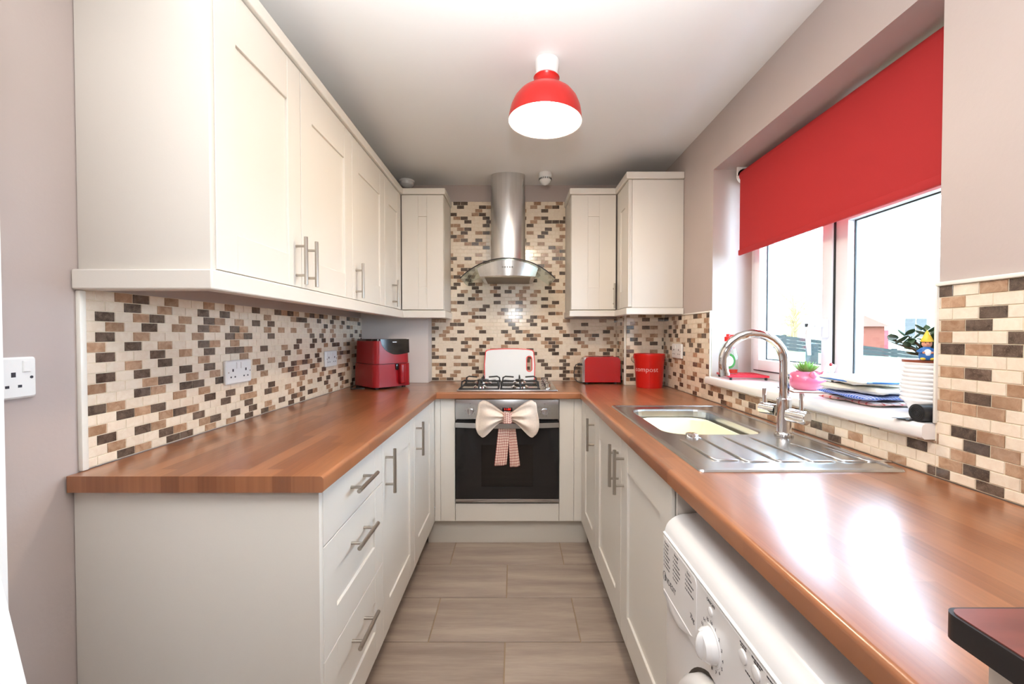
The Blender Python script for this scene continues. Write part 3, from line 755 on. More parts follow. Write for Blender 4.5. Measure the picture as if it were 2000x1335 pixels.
# ------------------------------------------------------------------ sink
sk = thing('sink', 'stainless steel inset sink with grooved drainer', 'sink', (0.69, 1.44, WT))
def loop3(P, z): return [(u, v, z) for u, v in P]
N = 6
lo = [loop3(rrect(SX0, SX1, SY0, SY1, 0.012, N), WT + 0.0005), loop3(rrect(SX0 + 0.003, SX1 - 0.003, SY0 + 0.003, SY1 - 0.003, 0.010, N), WT + 0.005),
      loop3(rrect(SX0 + 0.014, SX1 - 0.014, SY0 + 0.014, SY1 - 0.014, 0.012, N), WT + 0.0055), loop3(rrect(SX0 + 0.018, SX1 - 0.018, SY0 + 0.018, SY1 - 0.018, 0.012, N), WT + 0.0025),
      loop3(rrect(BX0 - 0.004, BX1 + 0.004, BY0 - 0.004, BY1 + 0.004, 0.074, N), WT + 0.0025), loop3(rrect(BX0, BX1, BY0, BY1, 0.07, N), WT + 0.0005), loop3(rrect(BX0 + 0.002, BX1 - 0.002, BY0 + 0.002, BY1 - 0.002, 0.068, N), WT - 0.006),
      loop3(rrect(BX0 + 0.012, BX1 - 0.012, BY0 + 0.012, BY1 - 0.012, 0.06, N), WT - 0.13), loop3(rrect(BX0 + 0.03, BX1 - 0.03, BY0 + 0.03, BY1 - 0.03, 0.05, N), WT - 0.155)]
b = MB(); V = [p for l in lo for p in l]; n = len(lo[0]); F = []
for i in range(len(lo) - 1):
    F += [(i * n + k, i * n + (k + 1) % n, (i + 1) * n + (k + 1) % n, (i + 1) * n + k) for k in range(n)]
F.append(tuple((len(lo) - 1) * n + k for k in range(n)))
b.add(V, F); b.build('basin_and_drainer', 'steel_flat', sk, ang=12)
for i, (xa, ya, xb, yb) in enumerate(((0.515, 1.29, 0.515, 1.07), (0.585, 1.32, 0.590, 1.06), (0.665, 1.32, 0.672, 1.06), (0.745, 1.32, 0.755, 1.06), (0.825, 1.24, 0.836, 1.06), (0.895, 1.20, 0.90, 1.06))):
    m_ = MB(); z = WT + 0.0024
    m_.tube([(xa, ya, z - 0.003), (xa, ya - 0.03, z - 0.0005), (xb, yb + 0.03, z + 0.0005), (xb + 0.003, yb + 0.006, z), (xb + 0.012, yb, z), (xb + 0.05, yb, z), (xb + 0.062, yb, z - 0.002)], 0.0045, 8)
    m_.build('drainer_rib', 'steel_flat', sk, ang=60)
MB().lathe([(0.0, 0.010), (0.016, 0.010), (0.019, 0.008), (0.020, 0.0), (0.0, 0.0)], (0.565, 1.325, WT + 0.0025), 24).build('waste_button', 'chrome', sk)
MB().lathe([(0.0, 0.003), (0.035, 0.003), (0.04, 0.0)], (0.665, 1.585, WT - 0.154), 24).build('drain', 'chrome', sk)
# washing-up bowl
b = MB(); lo = []
for ins, z in ((0.0, WT - 0.034), (-0.006, WT - 0.030), (0.004, WT - 0.028), (0.010, WT - 0.036), (0.022, WT - 0.135), (0.05, WT - 0.142)):
    lo.append(loop3(rrect(0.528 + ins, 0.80 - ins, 1.40 + ins, 1.785 - ins, 0.07, 6), z))
outer = [loop3(rrect(0.548, 0.78, 1.42, 1.765, 0.06, 6), WT - 0.149)]
lo = outer + lo
V = [p for l in lo for p in l]; n = len(lo[0]); F = []
for i in range(len(lo) - 1): F += [(i * n + k, i * n + (k + 1) % n, (i + 1) * n + (k + 1) % n, (i + 1) * n + k) for k in range(n)]
F += [tuple((len(lo) - 1) * n + k for k in range(n)), tuple(range(n - 1, -1, -1))]
b.add(V, F); mesh_thing(b, 'washing_up_bowl', 'bowl_cream', 'cream plastic washing-up bowl sitting in the sink', 'bowl', (0.665, 1.59, WT - 0.15))

# tap
tp = thing('kitchen_tap', 'tall chrome swan-neck mixer tap with two lever handles on the sink', 'tap', (0.865, 1.335, WT + 0.003))
tx, ty, tz = 0.865, 1.335, WT + 0.003
m_ = MB(); m_.lathe([(0.027, 0), (0.027, 0.006), (0.022, 0.010), (0.0205, 0.014), (0.0205, 0.118), (0.017, 0.122)], (tx, ty, tz), 24); m_.build('tap_body', 'chrome', tp)
pts = [(tx, ty, tz + 0.118), (tx, ty, tz + 0.20), (tx, ty, tz + 0.235)]
ra = 0.092; dirx, diry = -0.985, 0.17
for k in range(1, 15):
    a = PI * 1.03 * k / 14; q = ra * (1 - math.cos(a)); pts.append((tx + dirx * q, ty + diry * q, tz + 0.235 + ra * math.sin(a)))
e = pts[-1]; pts.append((e[0] + 0.004, e[1], e[2] - 0.03))
MB().tube(pts, 0.0145, 18).build('spout', 'chrome', tp, ang=60)
MB().cyl((pts[-1][0], pts[-1][1], pts[-1][2] + 0.004), (pts[-1][0] + 0.001, pts[-1][1], pts[-1][2] - 0.006), 0.0155, n=18).build('aerator', 'chrome', tp)
lv = MB(); lv.cyl((tx - 0.012, ty + 0.022, tz + 0.078), (tx - 0.035, ty + 0.066, tz + 0.080), 0.019, n=20); lv.cyl((tx - 0.030, ty + 0.056, tz + 0.09), (tx - 0.030, ty + 0.056, tz + 0.145), 0.0065, n=12); lv.build('lever', 'chrome', tp)
lv = MB(); lv.cyl((tx + 0.006, ty - 0.012, tz + 0.070), (tx + 0.030, ty - 0.062, tz + 0.067), 0.0215, n=24); lv.cyl((tx + 0.0285, ty - 0.058, tz + 0.067), (tx + 0.031, ty - 0.064, tz + 0.067), 0.018, n=24)
lv.cyl((tx + 0.024, ty - 0.046, tz + 0.08), (tx + 0.024, ty - 0.046, tz + 0.142), 0.0065, n=12); lv.build('lever', 'chrome', tp)

# ------------------------------------------------------------------ oven
o_ = thing('oven', 'built-in stainless and black glass electric oven', 'oven', (OX, 2.6, 0.26))
x0, x1 = OX - 0.2965, OX + 0.2965
MB().box(x0 + 0.02, x1 - 0.02, 2.56, 2.90, 0.27, 0.85).build('body', 'oven_inside', o_)
MB().rbox(x0, x1, 2.383, 2.41, 0.742, 0.856, 0.002).build('control_panel', 'steel_flat', o_)
MB().box(x0 + 0.004, x1 - 0.004, 2.395, 2.41, 0.262, 0.742).build('vent_gap', 'black_gloss', o_)
dr_ = MB()
P = rrect(x0, x1, 0.285, 0.735, 0.001, 1)
hole = [(OX - 0.148, 0.355), (OX + 0.148, 0.355), (OX + 0.148, 0.595), (OX - 0.148, 0.595)]
dr_.prism(P, 2.380, 2.395, lambda u, v, a: (u, a, v), holes=[hole])
dd = dr_.build('oven_door', 'black_gloss', o_)
MB().box(OX - 0.148, OX + 0.148, 2.3802, 2.384, 0.355, 0.595).build('door_window', 'oven_glass', dd)
MB().rbox(x0, x1, 2.378, 2.396, 0.264, 0.284, 0.0015).build('lower_trim', 'steel_flat', dd)
cv = MB(); cv.box(OX - 0.2, OX + 0.2, 2.552, 2.558, 0.30, 0.70); cv.build('cavity', 'oven_inside', o_)
sh = MB()
for z in (0.455, 0.572):
    sh.cyl((OX - 0.19, 2.42, z), (OX + 0.19, 2.42, z), 0.003, n=8)
    for k in range(9): sh.cyl((OX - 0.17 + k * 0.0425, 2.42, z), (OX - 0.17 + k * 0.0425, 2.55, z), 0.0015, n=6)
sh.build('oven_shelf', 'chrome', o_)
hb = MB(); n = 14
def arch(k): return 2.380 - 0.012 - 0.030 * math.sin(PI * k / n)
V = []; F = []
for k in range(n + 1):
    x = x0 + (x1 - x0) * k / n; y = arch(k)
    V += [(x, y, 0.698), (x, y, 0.726), (x, y + 0.011, 0.726), (x, y + 0.011, 0.698)]
for k in range(n):
    for q in range(4): F.append((k * 4 + q, k * 4 + (q + 1) % 4, (k + 1) * 4 + (q + 1) % 4, (k + 1) * 4 + q))
F += [(0, 1, 2, 3), (n * 4 + 3, n * 4 + 2, n * 4 + 1, n * 4)]
hb.add(V, F); hb.box(x0, x0 + 0.012, 2.368, 2.382, 0.698, 0.726); hb.box(x1 - 0.012, x1, 2.368, 2.382, 0.698, 0.726)
hb.build('handle', 'steel_flat', dd)
for kx in (OX - 0.212, OX + 0.215):
    k = MB(); k.cyl((kx, 2.383, 0.787), (kx, 2.366, 0.787), 0.019, 0.017, 24); k.rbox(kx - 0.003, kx + 0.003, 2.363, 2.368, 0.771, 0.803, 0.001)
    kk = k.build('knob', 'chrome', o_)
    p = MB()
    for a in range(0, 360, 40): p.box(kx + 0.028 * math.sin(math.radians(a)) - 0.0012, kx + 0.028 * math.sin(math.radians(a)) + 0.0012, 2.3825, 2.3832, 0.787 + 0.028 * math.cos(math.radians(a)) - 0.0012, 0.787 + 0.028 * math.cos(math.radians(a)) + 0.0012)
    p.box(kx - 0.0015, kx + 0.0015, 2.3825, 2.3832, 0.830, 0.833); p.build('dial_marks', 'print_dark', kk)['kind'] = 'stuff'
ds = MB().rbox(OX - 0.028, OX + 0.030, 2.381, 2.384, 0.789, 0.809, 0.001).build('clock_display', 'black_gloss', o_)
p = MB(); text(p, '11:00', 0.018, lambda u, v, n: (OX + 0.001 + u, 2.3806 - n, 0.799 + v), thin=1.2); p.build('clock_digits', 'display_red', ds)

# towel bow on the oven handle
bw = thing('towel_bow', 'cream hand towel tied as a bow with red checked tails on the oven handle', 'towel', (OX, 2.34, 0.70))
def bow_loop(sgn):
    def fn(u, v):
        # u: 0 at the knot, 1 at the outer end; v: 0 bottom, 1 top
        wdt = 0.150 * u ** 0.9 * (1 - 0.10 * u * abs(2 * v - 1) ** 5)
        zc = 0.764
        rd_ = 1 - 0.16 * max(0, (u - 0.72) / 0.28) ** 3
        top = 0.022 + (0.096 - 0.022) * math.sin(PI / 2 * u) ** 0.95 * rd_; bot = 0.022 + (0.118 - 0.022) * math.sin(PI / 2 * u) ** 1.5 * rd_
        z = zc + (top * (2 * v - 1) if v > 0.5 else bot * (2 * v - 1))
        pl = 0.020 * math.sin(v * 17 + 1.2 * u) * (1 - 0.75 * u) * (0.35 + 0.65 * math.sin(PI * min(1, u + 0.15))) + 0.008 * math.sin(7 * v + 5 * u)
        y = 2.332 - 0.030 * math.sin(PI * min(1, u * 1.05)) * math.sin(PI * (0.15 + 0.7 * v)) + pl * 0.7
        x = OX + 0.002 + sgn * (0.018 + wdt) + sgn * 0.006 * math.sin(v * 6) * u
        return (x, y, z)
    def back(u, v):
        x, y, z = fn(1 - u, v); return (x, 2.346 + 0.4 * (2.332 - y) * 0.3 + 0.004 * math.sin(9 * v), z)
    mb = MB(); mb.grid(fn, 24, 24); mb.grid(back, 24, 24)
    # outer fold joining front and back sheets
    def fold(u, v):
        a = fn(1, v); c = back(0, v); q = math.sin(PI * u) * 0.006
        return (a[0] + (c[0] - a[0]) * u + sgn * q, a[1] + (c[1] - a[1]) * u, a[2] + (c[2] - a[2]) * u)
    mb.grid(fold, 6, 24)
    mb.build('bow_loop', 'towel_cream', bw, ang=80)
bow_loop(-1); bow_loop(1)
kn = MB()
def knot(u, v):
    a = 2 * PI * u
    return (OX + 0.002 + 0.027 * math.cos(a) * (1 - 0.06 * math.sin(PI * v)), 2.332 - 0.026 * math.sin(a), 0.733 + 0.058 * v + 0.002 * math.sin(a * 5))
kn.grid(knot, 28, 8); k_ = kn.build('knot_band', 'check_red', bw, ang=80); uv_grid(k_, 28, 8, 0.16, 0.06)
def tail(xa, xb, wa, wb, zt, zb, y):
    mb = MB()
    def sheet(off):
        def fn(u, v):
            xc = xa + (xb - xa) * v; w_ = wa + (wb - wa) * v
            return (xc + (u - 0.5) * w_, y + off - 0.005 * math.sin(u * 8 + v * 2) * (0.4 + v), zt + (zb - zt) * v - 0.004 * math.sin(u * 5) * v)
        return fn
    mb.grid(sheet(0), 12, 20); mb.grid(sheet(0.008), 12, 20)
    o = mb.build('tail', 'check_red', bw, ang=80); uv_grid(o, 12, 20, 0.075, 0.21)
    sd = o.modifiers.new('thick', 'SOLIDIFY'); sd.thickness = 0.003
tail(OX - 0.012, OX - 0.038, 0.062, 0.070, 0.742, 0.483, 2.362)
tail(OX + 0.022, OX + 0.046, 0.040, 0.058, 0.742, 0.474, 2.366)

# ------------------------------------------------------------------ hob
hx0, hx1, hy0, hy1 = OX - 0.290, OX + 0.290, 2.385, 2.86
hb = thing('gas_hob', 'stainless steel four-burner gas hob with black pan supports', 'hob', (OX, 2.62, WT))
MB().rbox(hx0, hx1, hy0, hy1, WT + 0.0005, WT + 0.010, 0.004).build('hob_plate', 'steel_flat', hb)
for i, (bx, by, r) in enumerate(((-0.165, 2.50, 0.030), (-0.165, 2.745, 0.046), (0.075, 2.50, 0.042), (0.075, 2.745, 0.034))):
    bx += OX
    k = MB().lathe([(0, 0.004), (r + 0.012, 0.004), (r + 0.010, 0.010), (r * 0.9, 0.018), (0, 0.018)], (bx, by, WT + 0.006), 24).build('burner', 'chrome', hb)
    MB().lathe([(0, 0), (r * 0.85, 0), (r * 0.85, 0.006), (r * 0.7, 0.009), (0, 0.009)], (bx, by, WT + 0.024), 24).build('burner_cap', 'black_iron', k)
for gx in (-0.165, 0.075):
    gx += OX; m_ = MB(); z0, z1 = WT + 0.012, WT + 0.052; hw = 0.112
    m_.tube([(gx - hw, 2.41, z0), (gx + hw, 2.41, z0), (gx + hw, 2.835, z0), (gx - hw, 2.835, z0)], 0.0055, 8, closed=True)
    for by in (2.50, 2.745):
        for sx in (-1, 1):
            m_.tube([(gx + sx * hw, by, z0), (gx + sx * (hw - 0.004), by, z1 - 0.008), (gx + sx * (hw - 0.02), by, z1), (gx + sx * 0.038, by, z1 - 0.004)], 0.005, 8)
            m_.tube([(gx, by + sx * 0.08, z0), (gx, by + sx * 0.078, z1 - 0.008), (gx, by + sx * 0.066, z1), (gx, by + sx * 0.03, z1 - 0.004)], 0.005, 8)
        for sx in (-1, 1): m_.tube([(gx - hw, by + sx * 0.08, z0), (gx + hw, by + sx * 0.08, z0)], 0.004, 6)
    m_.build('pan_support', 'black_iron', hb, ang=60)
for k in range(4):
    y = 2.47 + 0.085 * k; x = OX + 0.238
    MB().lathe([(0.021, 0), (0.021, 0.003), (0.017, 0.006), (0.0155, 0.026), (0.013, 0.029), (0, 0.029)], (x, y, WT + 0.0098), 20).build('control_knob', 'chrome', hb)

# chopping board
cb = thing('chopping_board', 'white chopping board with red rim and slot handle leaning on the tiles behind the hob', 'chopping board', (OX + 0.006, 2.895, WT), local=True)
hw = 0.175
out = [(-hw, 0.0)] + [(hw, 0.0), (hw + 0.004, 0.10), (hw - 0.004, 0.205)]
out = [(-hw + 0.012, 0), (hw - 0.012, 0), (hw, 0.012), (hw + 0.003, 0.12), (hw - 0.004, 0.212), (hw - 0.012, 0.222)] + [((hw - 0.02) * math.cos(PI * k / 12), 0.223 + 0.011 * math.sin(PI * k / 12)) for k in range(1, 12)] + [(-hw + 0.012, 0.222), (-hw + 0.004, 0.212), (-hw - 0.003, 0.12), (-hw, 0.012)]
def sc(P, s): 
    cx, cy = 0, 0.117; return [(cx + (u - cx) * s, cy + (v - cy) * (1 - (1 - s) * 1.5)) for u, v in P]
slot = rrect(0.122, 0.152, 0.075, 0.175, 0.0145, 6); slot2 = rrect(0.115, 0.159, 0.068, 0.182, 0.0215, 6)
inn = sc(out, 0.965)
pm = lambda u, v, a: (u, a, v)
m_ = MB(); m_.prism(inn, -0.0035, 0.0035, pm, holes=[list(slot2)]); m_.build('board_panel', 'white_plastic', cb)
m_ = MB(); m_.prism(out, -0.0045, 0.0045, pm, holes=[list(inn)]); m_.build('rim', 'red_plastic', cb)
m_ = MB(); m_.prism(slot2, -0.0045, 0.0045, pm, holes=[list(slot)]); m_.build('slot_rim', 'red_plastic', cb)
cb.location = (OX + 0.008, 2.882, WT + 0.001); cb.rotation_euler = (math.radians(-13), 0, 0)

# ------------------------------------------------------------------ extractor hood
hd = thing('extractor_hood', 'stainless steel chimney extractor hood with curved glass canopy', 'extractor hood', (OX, 2.75, 1.56))
def dprof(hw, yf, yb, r):
    P = [(OX - hw, yb), (OX - hw, yf + r)]
    for k in range(1, 14):
        t_ = PI * k / 14; P.append((OX - hw * math.cos(t_), yf + r - r * math.sin(t_)))
    P += [(OX + hw, yf + r), (OX + hw, yb)]
    return P
m_ = MB(); m_.prism(dprof(0.114, 2.705, YB - 0.009, 0.055), 1.655, 2.135, lambda u, v, a: (u, v, a)); m_.build('chimney', 'hood_steel', hd, ang=50)
m_ = MB(); m_.prism(dprof(0.1115, 2.708, YB - 0.009, 0.054), 2.135, ZC - 0.001, lambda u, v, a: (u, v, a)); m_.build('chimney_extension', 'hood_steel', hd, ang=50)
R = 0.453; apex = 1.672
def arcz(x, d=0): return apex - R + math.sqrt(max(0, (R + d) ** 2 - x * x))
n = 28; top = [(-0.29 + 0.58 * k / n) for k in range(n + 1)]
poly = [(OX + x, arcz(x, 0.006)) for x in top] + [(OX + x, arcz(x)) for x in reversed(top)]
def glass_y(u, a):   # the canopy's front edge curves back towards the sides
    x = u - OX; return a if a > 2.6 else a + 0.10 * (abs(x) / 0.29) ** 2.2
m_ = MB(); m_.prism(poly, 2.455, YB - 0.009, lambda u, v, a: (u, glass_y(u, a), v)); gl = m_.build('glass_canopy', 'hood_glass', hd, ang=50)
m_ = MB()
m_.tube([(OX + x, glass_y(OX + x, 2.455) - 0.001, arcz(x, 0.003)) for x in top], 0.0032, 6); m_.build('glass_edge', 'dark_edge', gl, ang=60)
bx = [(-0.185 + 0.37 * k / 16) for k in range(17)]
m_ = MB(); V = []; F = []
for x in bx:
    yf = 2.485 + 0.05 * (abs(x) / 0.185) ** 2; zt = arcz(x, -0.002); xb = x * 0.92
    for q in range(4):
        k = q / 3; V.append((OX + x + (xb - x) * k, yf + 0.012 * k, zt + (1.580 - zt) * k))
    V += [(OX + xb * 0.97, yf + 0.02, 1.577), (OX + xb * 0.97, 2.90, 1.577), (OX + x, 2.90, zt)]
for i in range(16):
    for q in range(7): F.append((i * 7 + q, i * 7 + (q + 1) % 7, (i + 1) * 7 + (q + 1) % 7, (i + 1) * 7 + q))
F += [tuple(range(7)), tuple(16 * 7 + q for q in reversed(range(7)))]
m_.add(V, F); bd = m_.build('hood_body', 'steel', hd, ang=35)
MB().box(OX - 0.14, OX + 0.14, 2.55, 2.87, 1.574, 1.5785).build('grease_filter', 'filter_mesh', hd)
for k in range(5):
    x = OX - 0.028 + 0.014 * k
    MB().cyl((x, 2.498, 1.628), (x, 2.483, 1.628), 0.0045, n=12).build('button', 'chrome', bd)

# ------------------------------------------------------------------ ceiling lamp
LX, LY, LZ = 0.117, 1.62, 2.045
lp = thing('ceiling_lamp', 'red dome pendant lamp shade lit on the ceiling', 'lamp', (LX, LY, LZ), local=True)
H = ZC - LZ
mb = MB().lathe([(0, H - 0.001), (0.046, H - 0.001), (0.046, H - 0.02), (0.042, H - 0.055), (0.036, H - 0.058), (0.036, H - 0.075), (0, H - 0.075)], n=32).build('ceiling_rose', 'white_plastic', lp)
pr = [(0.140, 0.0), (0.139, 0.02), (0.133, 0.05), (0.121, 0.078), (0.104, 0.100), (0.082, 0.116), (0.060, 0.126), (0.051, 0.131), (0.046, 0.140), (0.0445, 0.150), (0.047, 0.160), (0.050, 0.165), (0.046, 0.169), (0.036, 0.170)]
pin = [(r - 0.0025, z - 0.001 if z > 0.02 else z) for r, z in pr[:8]]
o1 = MB()
o1.lathe(pr + [(0.034, 0.168)], n=48); 
shp = MB(); V = []
shell = pr + [(0.034, 0.167)]
def open_lathe(mb, prof, n=48):
    V = []
    for r, z in prof:
        for k in range(n): t_ = 2 * PI * k / n; V.append((r * math.cos(t_), r * math.sin(t_), z))
    F = []
    for i in range(len(prof) - 1): F += [(i * n + k, i * n + (k + 1) % n, (i + 1) * n + (k + 1) % n, (i + 1) * n + k) for k in range(n)]
    mb.add(V, F)
open_lathe(shp, shell); so_ = shp.build('lamp_shade', 'red_shade', lp, ang=60)
ip = MB(); open_lathe(ip, [(0.1401, 0.0)] + [(0.1375, 0.001), (0.1365, 0.02), (0.1305, 0.049), (0.1185, 0.0765), (0.1015, 0.098), (0.080, 0.1135), (0.058, 0.1235), (0.03, 0.130), (0.001, 0.131)]); ip.build('shade_lining', 'shade_inner', lp, ang=60)
mat('bulb_glow', (1, 0.93, 0.82, 1), 0.5, emit=(1, 0.86, 0.68, 1), estr=45)
MB().lathe([(0, 0.012), (0.018, 0.016), (0.028, 0.03), (0.030, 0.045), (0.024, 0.062), (0.015, 0.08), (0.014, 0.128), (0, 0.128)], n=24).build('bulb', 'bulb_glow', lp)
lp.rotation_euler = (0, math.radians(2.0), 0)
ld = bpy.data.lights.new('lamp_light', 'POINT'); ld.energy = 11; ld.color = (1.0, 0.82, 0.62); ld.shadow_soft_size = 0.05
lo_ = bpy.data.objects.new('lamp_light', ld); COL.objects.link(lo_); lo_.location = (LX, LY, LZ - 0.005)

# alarms on the ceiling
al = thing('heat_alarm', 'small white domed alarm with vents on the ceiling beside the hood', 'alarm', (0.200, 2.735, ZC), local=True)
MB().lathe([(0, -0.0005), (0.042, -0.0005), (0.042, -0.026), (0.041, -0.030), (0.0, -0.030)], n=32).build('alarm_base', 'white_plastic', al)
MB().lathe([(0.0, -0.0295), (0.036, -0.0295), (0.039, -0.045), (0.034, -0.056), (0.016, -0.072), (0, -0.076)], n=32).build('alarm_dome', 'white_plastic', al)
vt = MB()
for k in range(20):
    a = 2 * PI * k / 20; x, y = 0.0385 * math.cos(a), 0.0385 * math.sin(a)
    vt.tube([(x, y, -0.034), (x * 1.03, y * 1.03, -0.045)], 0.0025, 6)
vt.build('vent', 'print_dark', al)['kind'] = 'stuff'
al = thing('junction_dome', 'small white round ceiling fitting above the left corner cabinet', 'ceiling fitting', (-0.735, 2.865, ZC), local=True)
MB().lathe([(0, -0.0005), (0.052, -0.0005), (0.052, -0.012), (0, -0.012)], n=32).build('base', 'white_plastic', al)
MB().lathe([(0, -0.0119), (0.048, -0.0119), (0.044, -0.030), (0.028, -0.044), (0, -0.048)], n=32).build('cover', 'white_plastic', al)

# ------------------------------------------------------------------ sockets
def socket(name, f, uc, vc, w_, double, label, switch=True, group=None):
    c0 = Vector(f(uc, vc, 0)); t = thing(name, label, 'socket', c0, group)
    m_ = MB(); h_ = 0.086
    P = rrect(uc - w_ / 2, uc + w_ / 2, vc - h_ / 2, vc + h_ / 2, 0.006, 4); Q = rrect(uc - w_ / 2 + 0.004, uc + w_ / 2 - 0.004, vc - h_ / 2 + 0.004, vc + h_ / 2 - 0.004, 0.004, 4)
    V = [f(u, v, 0.0) for u, v in P] + [f(u, v, 0.007) for u, v in P] + [f(u, v, 0.011) for u, v in Q]; n = len(P)
    F = [(i, (i + 1) % n, n + (i + 1) % n, n + i) for i in range(n)] + [(n + i, n + (i + 1) % n, 2 * n + (i + 1) % n, 2 * n + i) for i in range(n)] + [tuple(2 * n + i for i in range(n)), tuple(range(n - 1, -1, -1))]
    m_.add(V, F); m_.build('face_plate', 'white_plastic', t)
    for cx in ((uc - 0.036, uc + 0.036) if double else (uc,)):
        p = MB()
        sg = 1
        slab(p, f, cx - 0.004, cx + 0.004, vc + 0.002, vc + 0.012, 0.0105, 0.0115, 0.0002)
        for d in (-0.011, 0.011): slab(p, f, cx + d - 0.0035, cx + d + 0.0035, vc - 0.020, vc - 0.0145, 0.0105, 0.0115, 0.0002)
        p.build('pin_holes', 'print_dark', t)
    for cx in ((uc - 0.012, uc + 0.012) if double else (uc + 0.022,)):
        p = MB(); slab(p, f, cx - 0.0065, cx + 0.0065, vc + 0.012, vc + 0.035, 0.0105, 0.0145, 0.001); p.build('switch', 'white_plastic', t)
    for sx in ((-1, 1)):
        q0 = f(uc + sx * (w_ / 2 - 0.011), vc, 0.0105); q1 = f(uc + sx * (w_ / 2 - 0.011), vc, 0.0118)
        MB().cyl(q0, q1, 0.003, n=10).build('screw', 'print_dark' if not double else 'steel', t)
socket('wall_socket', L_map(XL + 0.0005), 0.855, 1.137, 0.086, False, 'single white switched socket on the bare left wall by the picture edge')
socket('wall_socket', L_map(XL + 0.0078), 1.548, 1.090, 0.142, True, 'double white switched socket on the left mosaic tiles, nearer the camera')
socket('wall_socket', L_map(XL + 0.0078), 2.33, 1.093, 0.142, True, 'double white switched socket on the left mosaic tiles beside the air fryer')
socket('wall_socket', R_map(XR - 0.0078), 2.455, 1.130, 0.142, True, 'double white socket on the right mosaic tiles above the sink corner')

# ------------------------------------------------------------------ air fryer
af = thing('air_fryer', 'dark red and black air fryer in the left corner', 'air fryer', (0, 0, 0), local=True)
def taper_box(w, d, z0, z1, s0, s1, r=0.03, n=6, yo=0, lv=6):
    """rounded plan box tapering from scale s0 to s1"""
    L = []
    for k in range(lv + 1):
        q = k / lv; s_ = s0 + (s1 - s0) * q
        L.append([(u, v + yo, z0 + (z1 - z0) * q) for u, v in rrect(-w / 2 * s_, w / 2 * s_, -d / 2 * s_, d / 2 * s_, r, n)])
    V = [p for l in L for p in l]; m = len(L[0]); F = []
    for i in range(lv): F += [(i * m + k, i * m + (k + 1) % m, (i + 1) * m + (k + 1) % m, (i + 1) * m + k) for k in range(m)]
    F += [tuple(range(m - 1, -1, -1)), tuple(lv * m + k for k in range(m))]
    return V, F
m_ = MB(); m_.add(*taper_box(0.245, 0.27, 0.152, 0.288, 0.985, 0.95, 0.035)); m_.build('upper_body', 'red_dark', af, ang=40)
m_ = MB(); m_.add(*taper_box(0.245, 0.27, 0.288, 0.300, 0.945, 0.93, 0.035)); m_.build('top_cover', 'black_gloss', af, ang=40)
m_ = MB(); m_.add(*taper_box(0.24, 0.265, 0.149, 0.1525, 0.97, 0.97, 0.035, lv=1)); m_.build('seam', 'black_rubber', af)
m_ = MB(); m_.add(*taper_box(0.25, 0.275, 0.012, 0.149, 1.0, 0.99, 0.035)); fd = m_.build('drawer', 'red_dark', af, ang=40)
m_ = MB()
for sx in (-1, 1):
    for sy in (-1, 1): MB().cyl((sx * 0.09, sy * 0.10, 0), (sx * 0.09, sy * 0.10, 0.013), 0.012, n=12).build('foot', 'black_rubber', af)
m_ = MB()   # curved black control panel on the front
pn = [(-0.082, 0.2985), (0.112, 0.2985)] + [(0.112, 0.225)] + [(0.112 - 0.16 * k / 10, 0.215 - 0.010 * math.sin(PI * k / 10)) for k in range(0, 8)] + [(-0.035, 0.222), (-0.055, 0.238), (-0.072, 0.262)]
def fry(u, v, a):   # follow the taper of the front face
    q = (v - 0.152) / 0.136; return (u, -(0.135 * (0.985 - 0.035 * q)) - a, v)
m_.prism(pn, -0.004, 0.0015, fry); m_.build('control_panel', 'black_gloss', af)
m_ = MB(); m_.box(-0.002, 0.026, -0.1315, -0.1302, 0.279, 0.283); m_.build('badge', 'steel', af)
m_ = MB(); m_.rbox(0.012, 0.034, -0.144, -0.128, 0.112, 0.149, 0.004); m_.build('handle_recess', 'black_gloss', fd)
m_ = MB(); m_.rbox(0.030, 0.066, -0.172, -0.130, 0.028, 0.150, 0.010, 3); m_.build('handle', 'red_dark', fd, ang=40)
af.location = (-0.832, 2.622, WT + 0.0005); af.rotation_euler = (0, 0, math.radians(46))
m_ = MB(); m_.tube([(-0.985, 2.60, WT + 0.006), (-0.96, 2.53, WT + 0.005), (-0.90, 2.49, WT + 0.005), (-0.97, 2.47, WT + 0.005), (-0.995, 2.53, WT + 0.006), (-1.01, 2.60, WT + 0.006)], 0.0045, 8)
mesh_thing(m_, 'power_cable', 'black_rubber', 'black power cable coiled beside the air fryer', 'cable', (-0.96, 2.53, WT), ang=60)

# ------------------------------------------------------------------ toaster
ts = thing('toaster', 'red two-slice toaster with metal end', 'toaster', (0.575, 2.80, WT))
tx0, tx1, ty0, ty1 = 0.445, 0.698, 2.745, 2.895
def tprof(x0, x1, z0, z1, r): 
    P = rrect(x0, x1, z0, z1, r, 6); return P
P = [(tx0 + 0.018, WT + 0.012), (tx1, WT + 0.012)] + [(tx1 - 0.03 + 0.03 * math.cos(PI / 2 * k / 6), WT + 0.150 + 0.03 * math.sin(PI / 2 * k / 6)) for k in range(7)] + [(tx0 + 0.048 - 0.03 * math.sin(PI / 2 * k / 6), WT + 0.150 + 0.03 * math.cos(PI / 2 * k / 6)) for k in range(7)]
m_ = MB(); m_.prism(P, ty0, ty0 + 0.03, lambda u, v, a: (u, a, v)); o = m_.build('side_panel', 'red_gloss', ts)
bv = o.modifiers.new('edge', 'BEVEL'); bv.width = 0.006; bv.segments = 3; bv.limit_method = 'ANGLE'
m_ = MB(); m_.prism(P, ty1 - 0.03, ty1, lambda u, v, a: (u, a, v)); m_.build('side_panel', 'red_gloss', ts)
P2 = [(u if u > tx0 + 0.05 else u - 0.012, v) for u, v in P]
m_ = MB(); m_.prism(P2, ty0 + 0.03, ty1 - 0.03, lambda u, v, a: (u, a, v - 0.003)); m_.build('body', 'steel', ts)
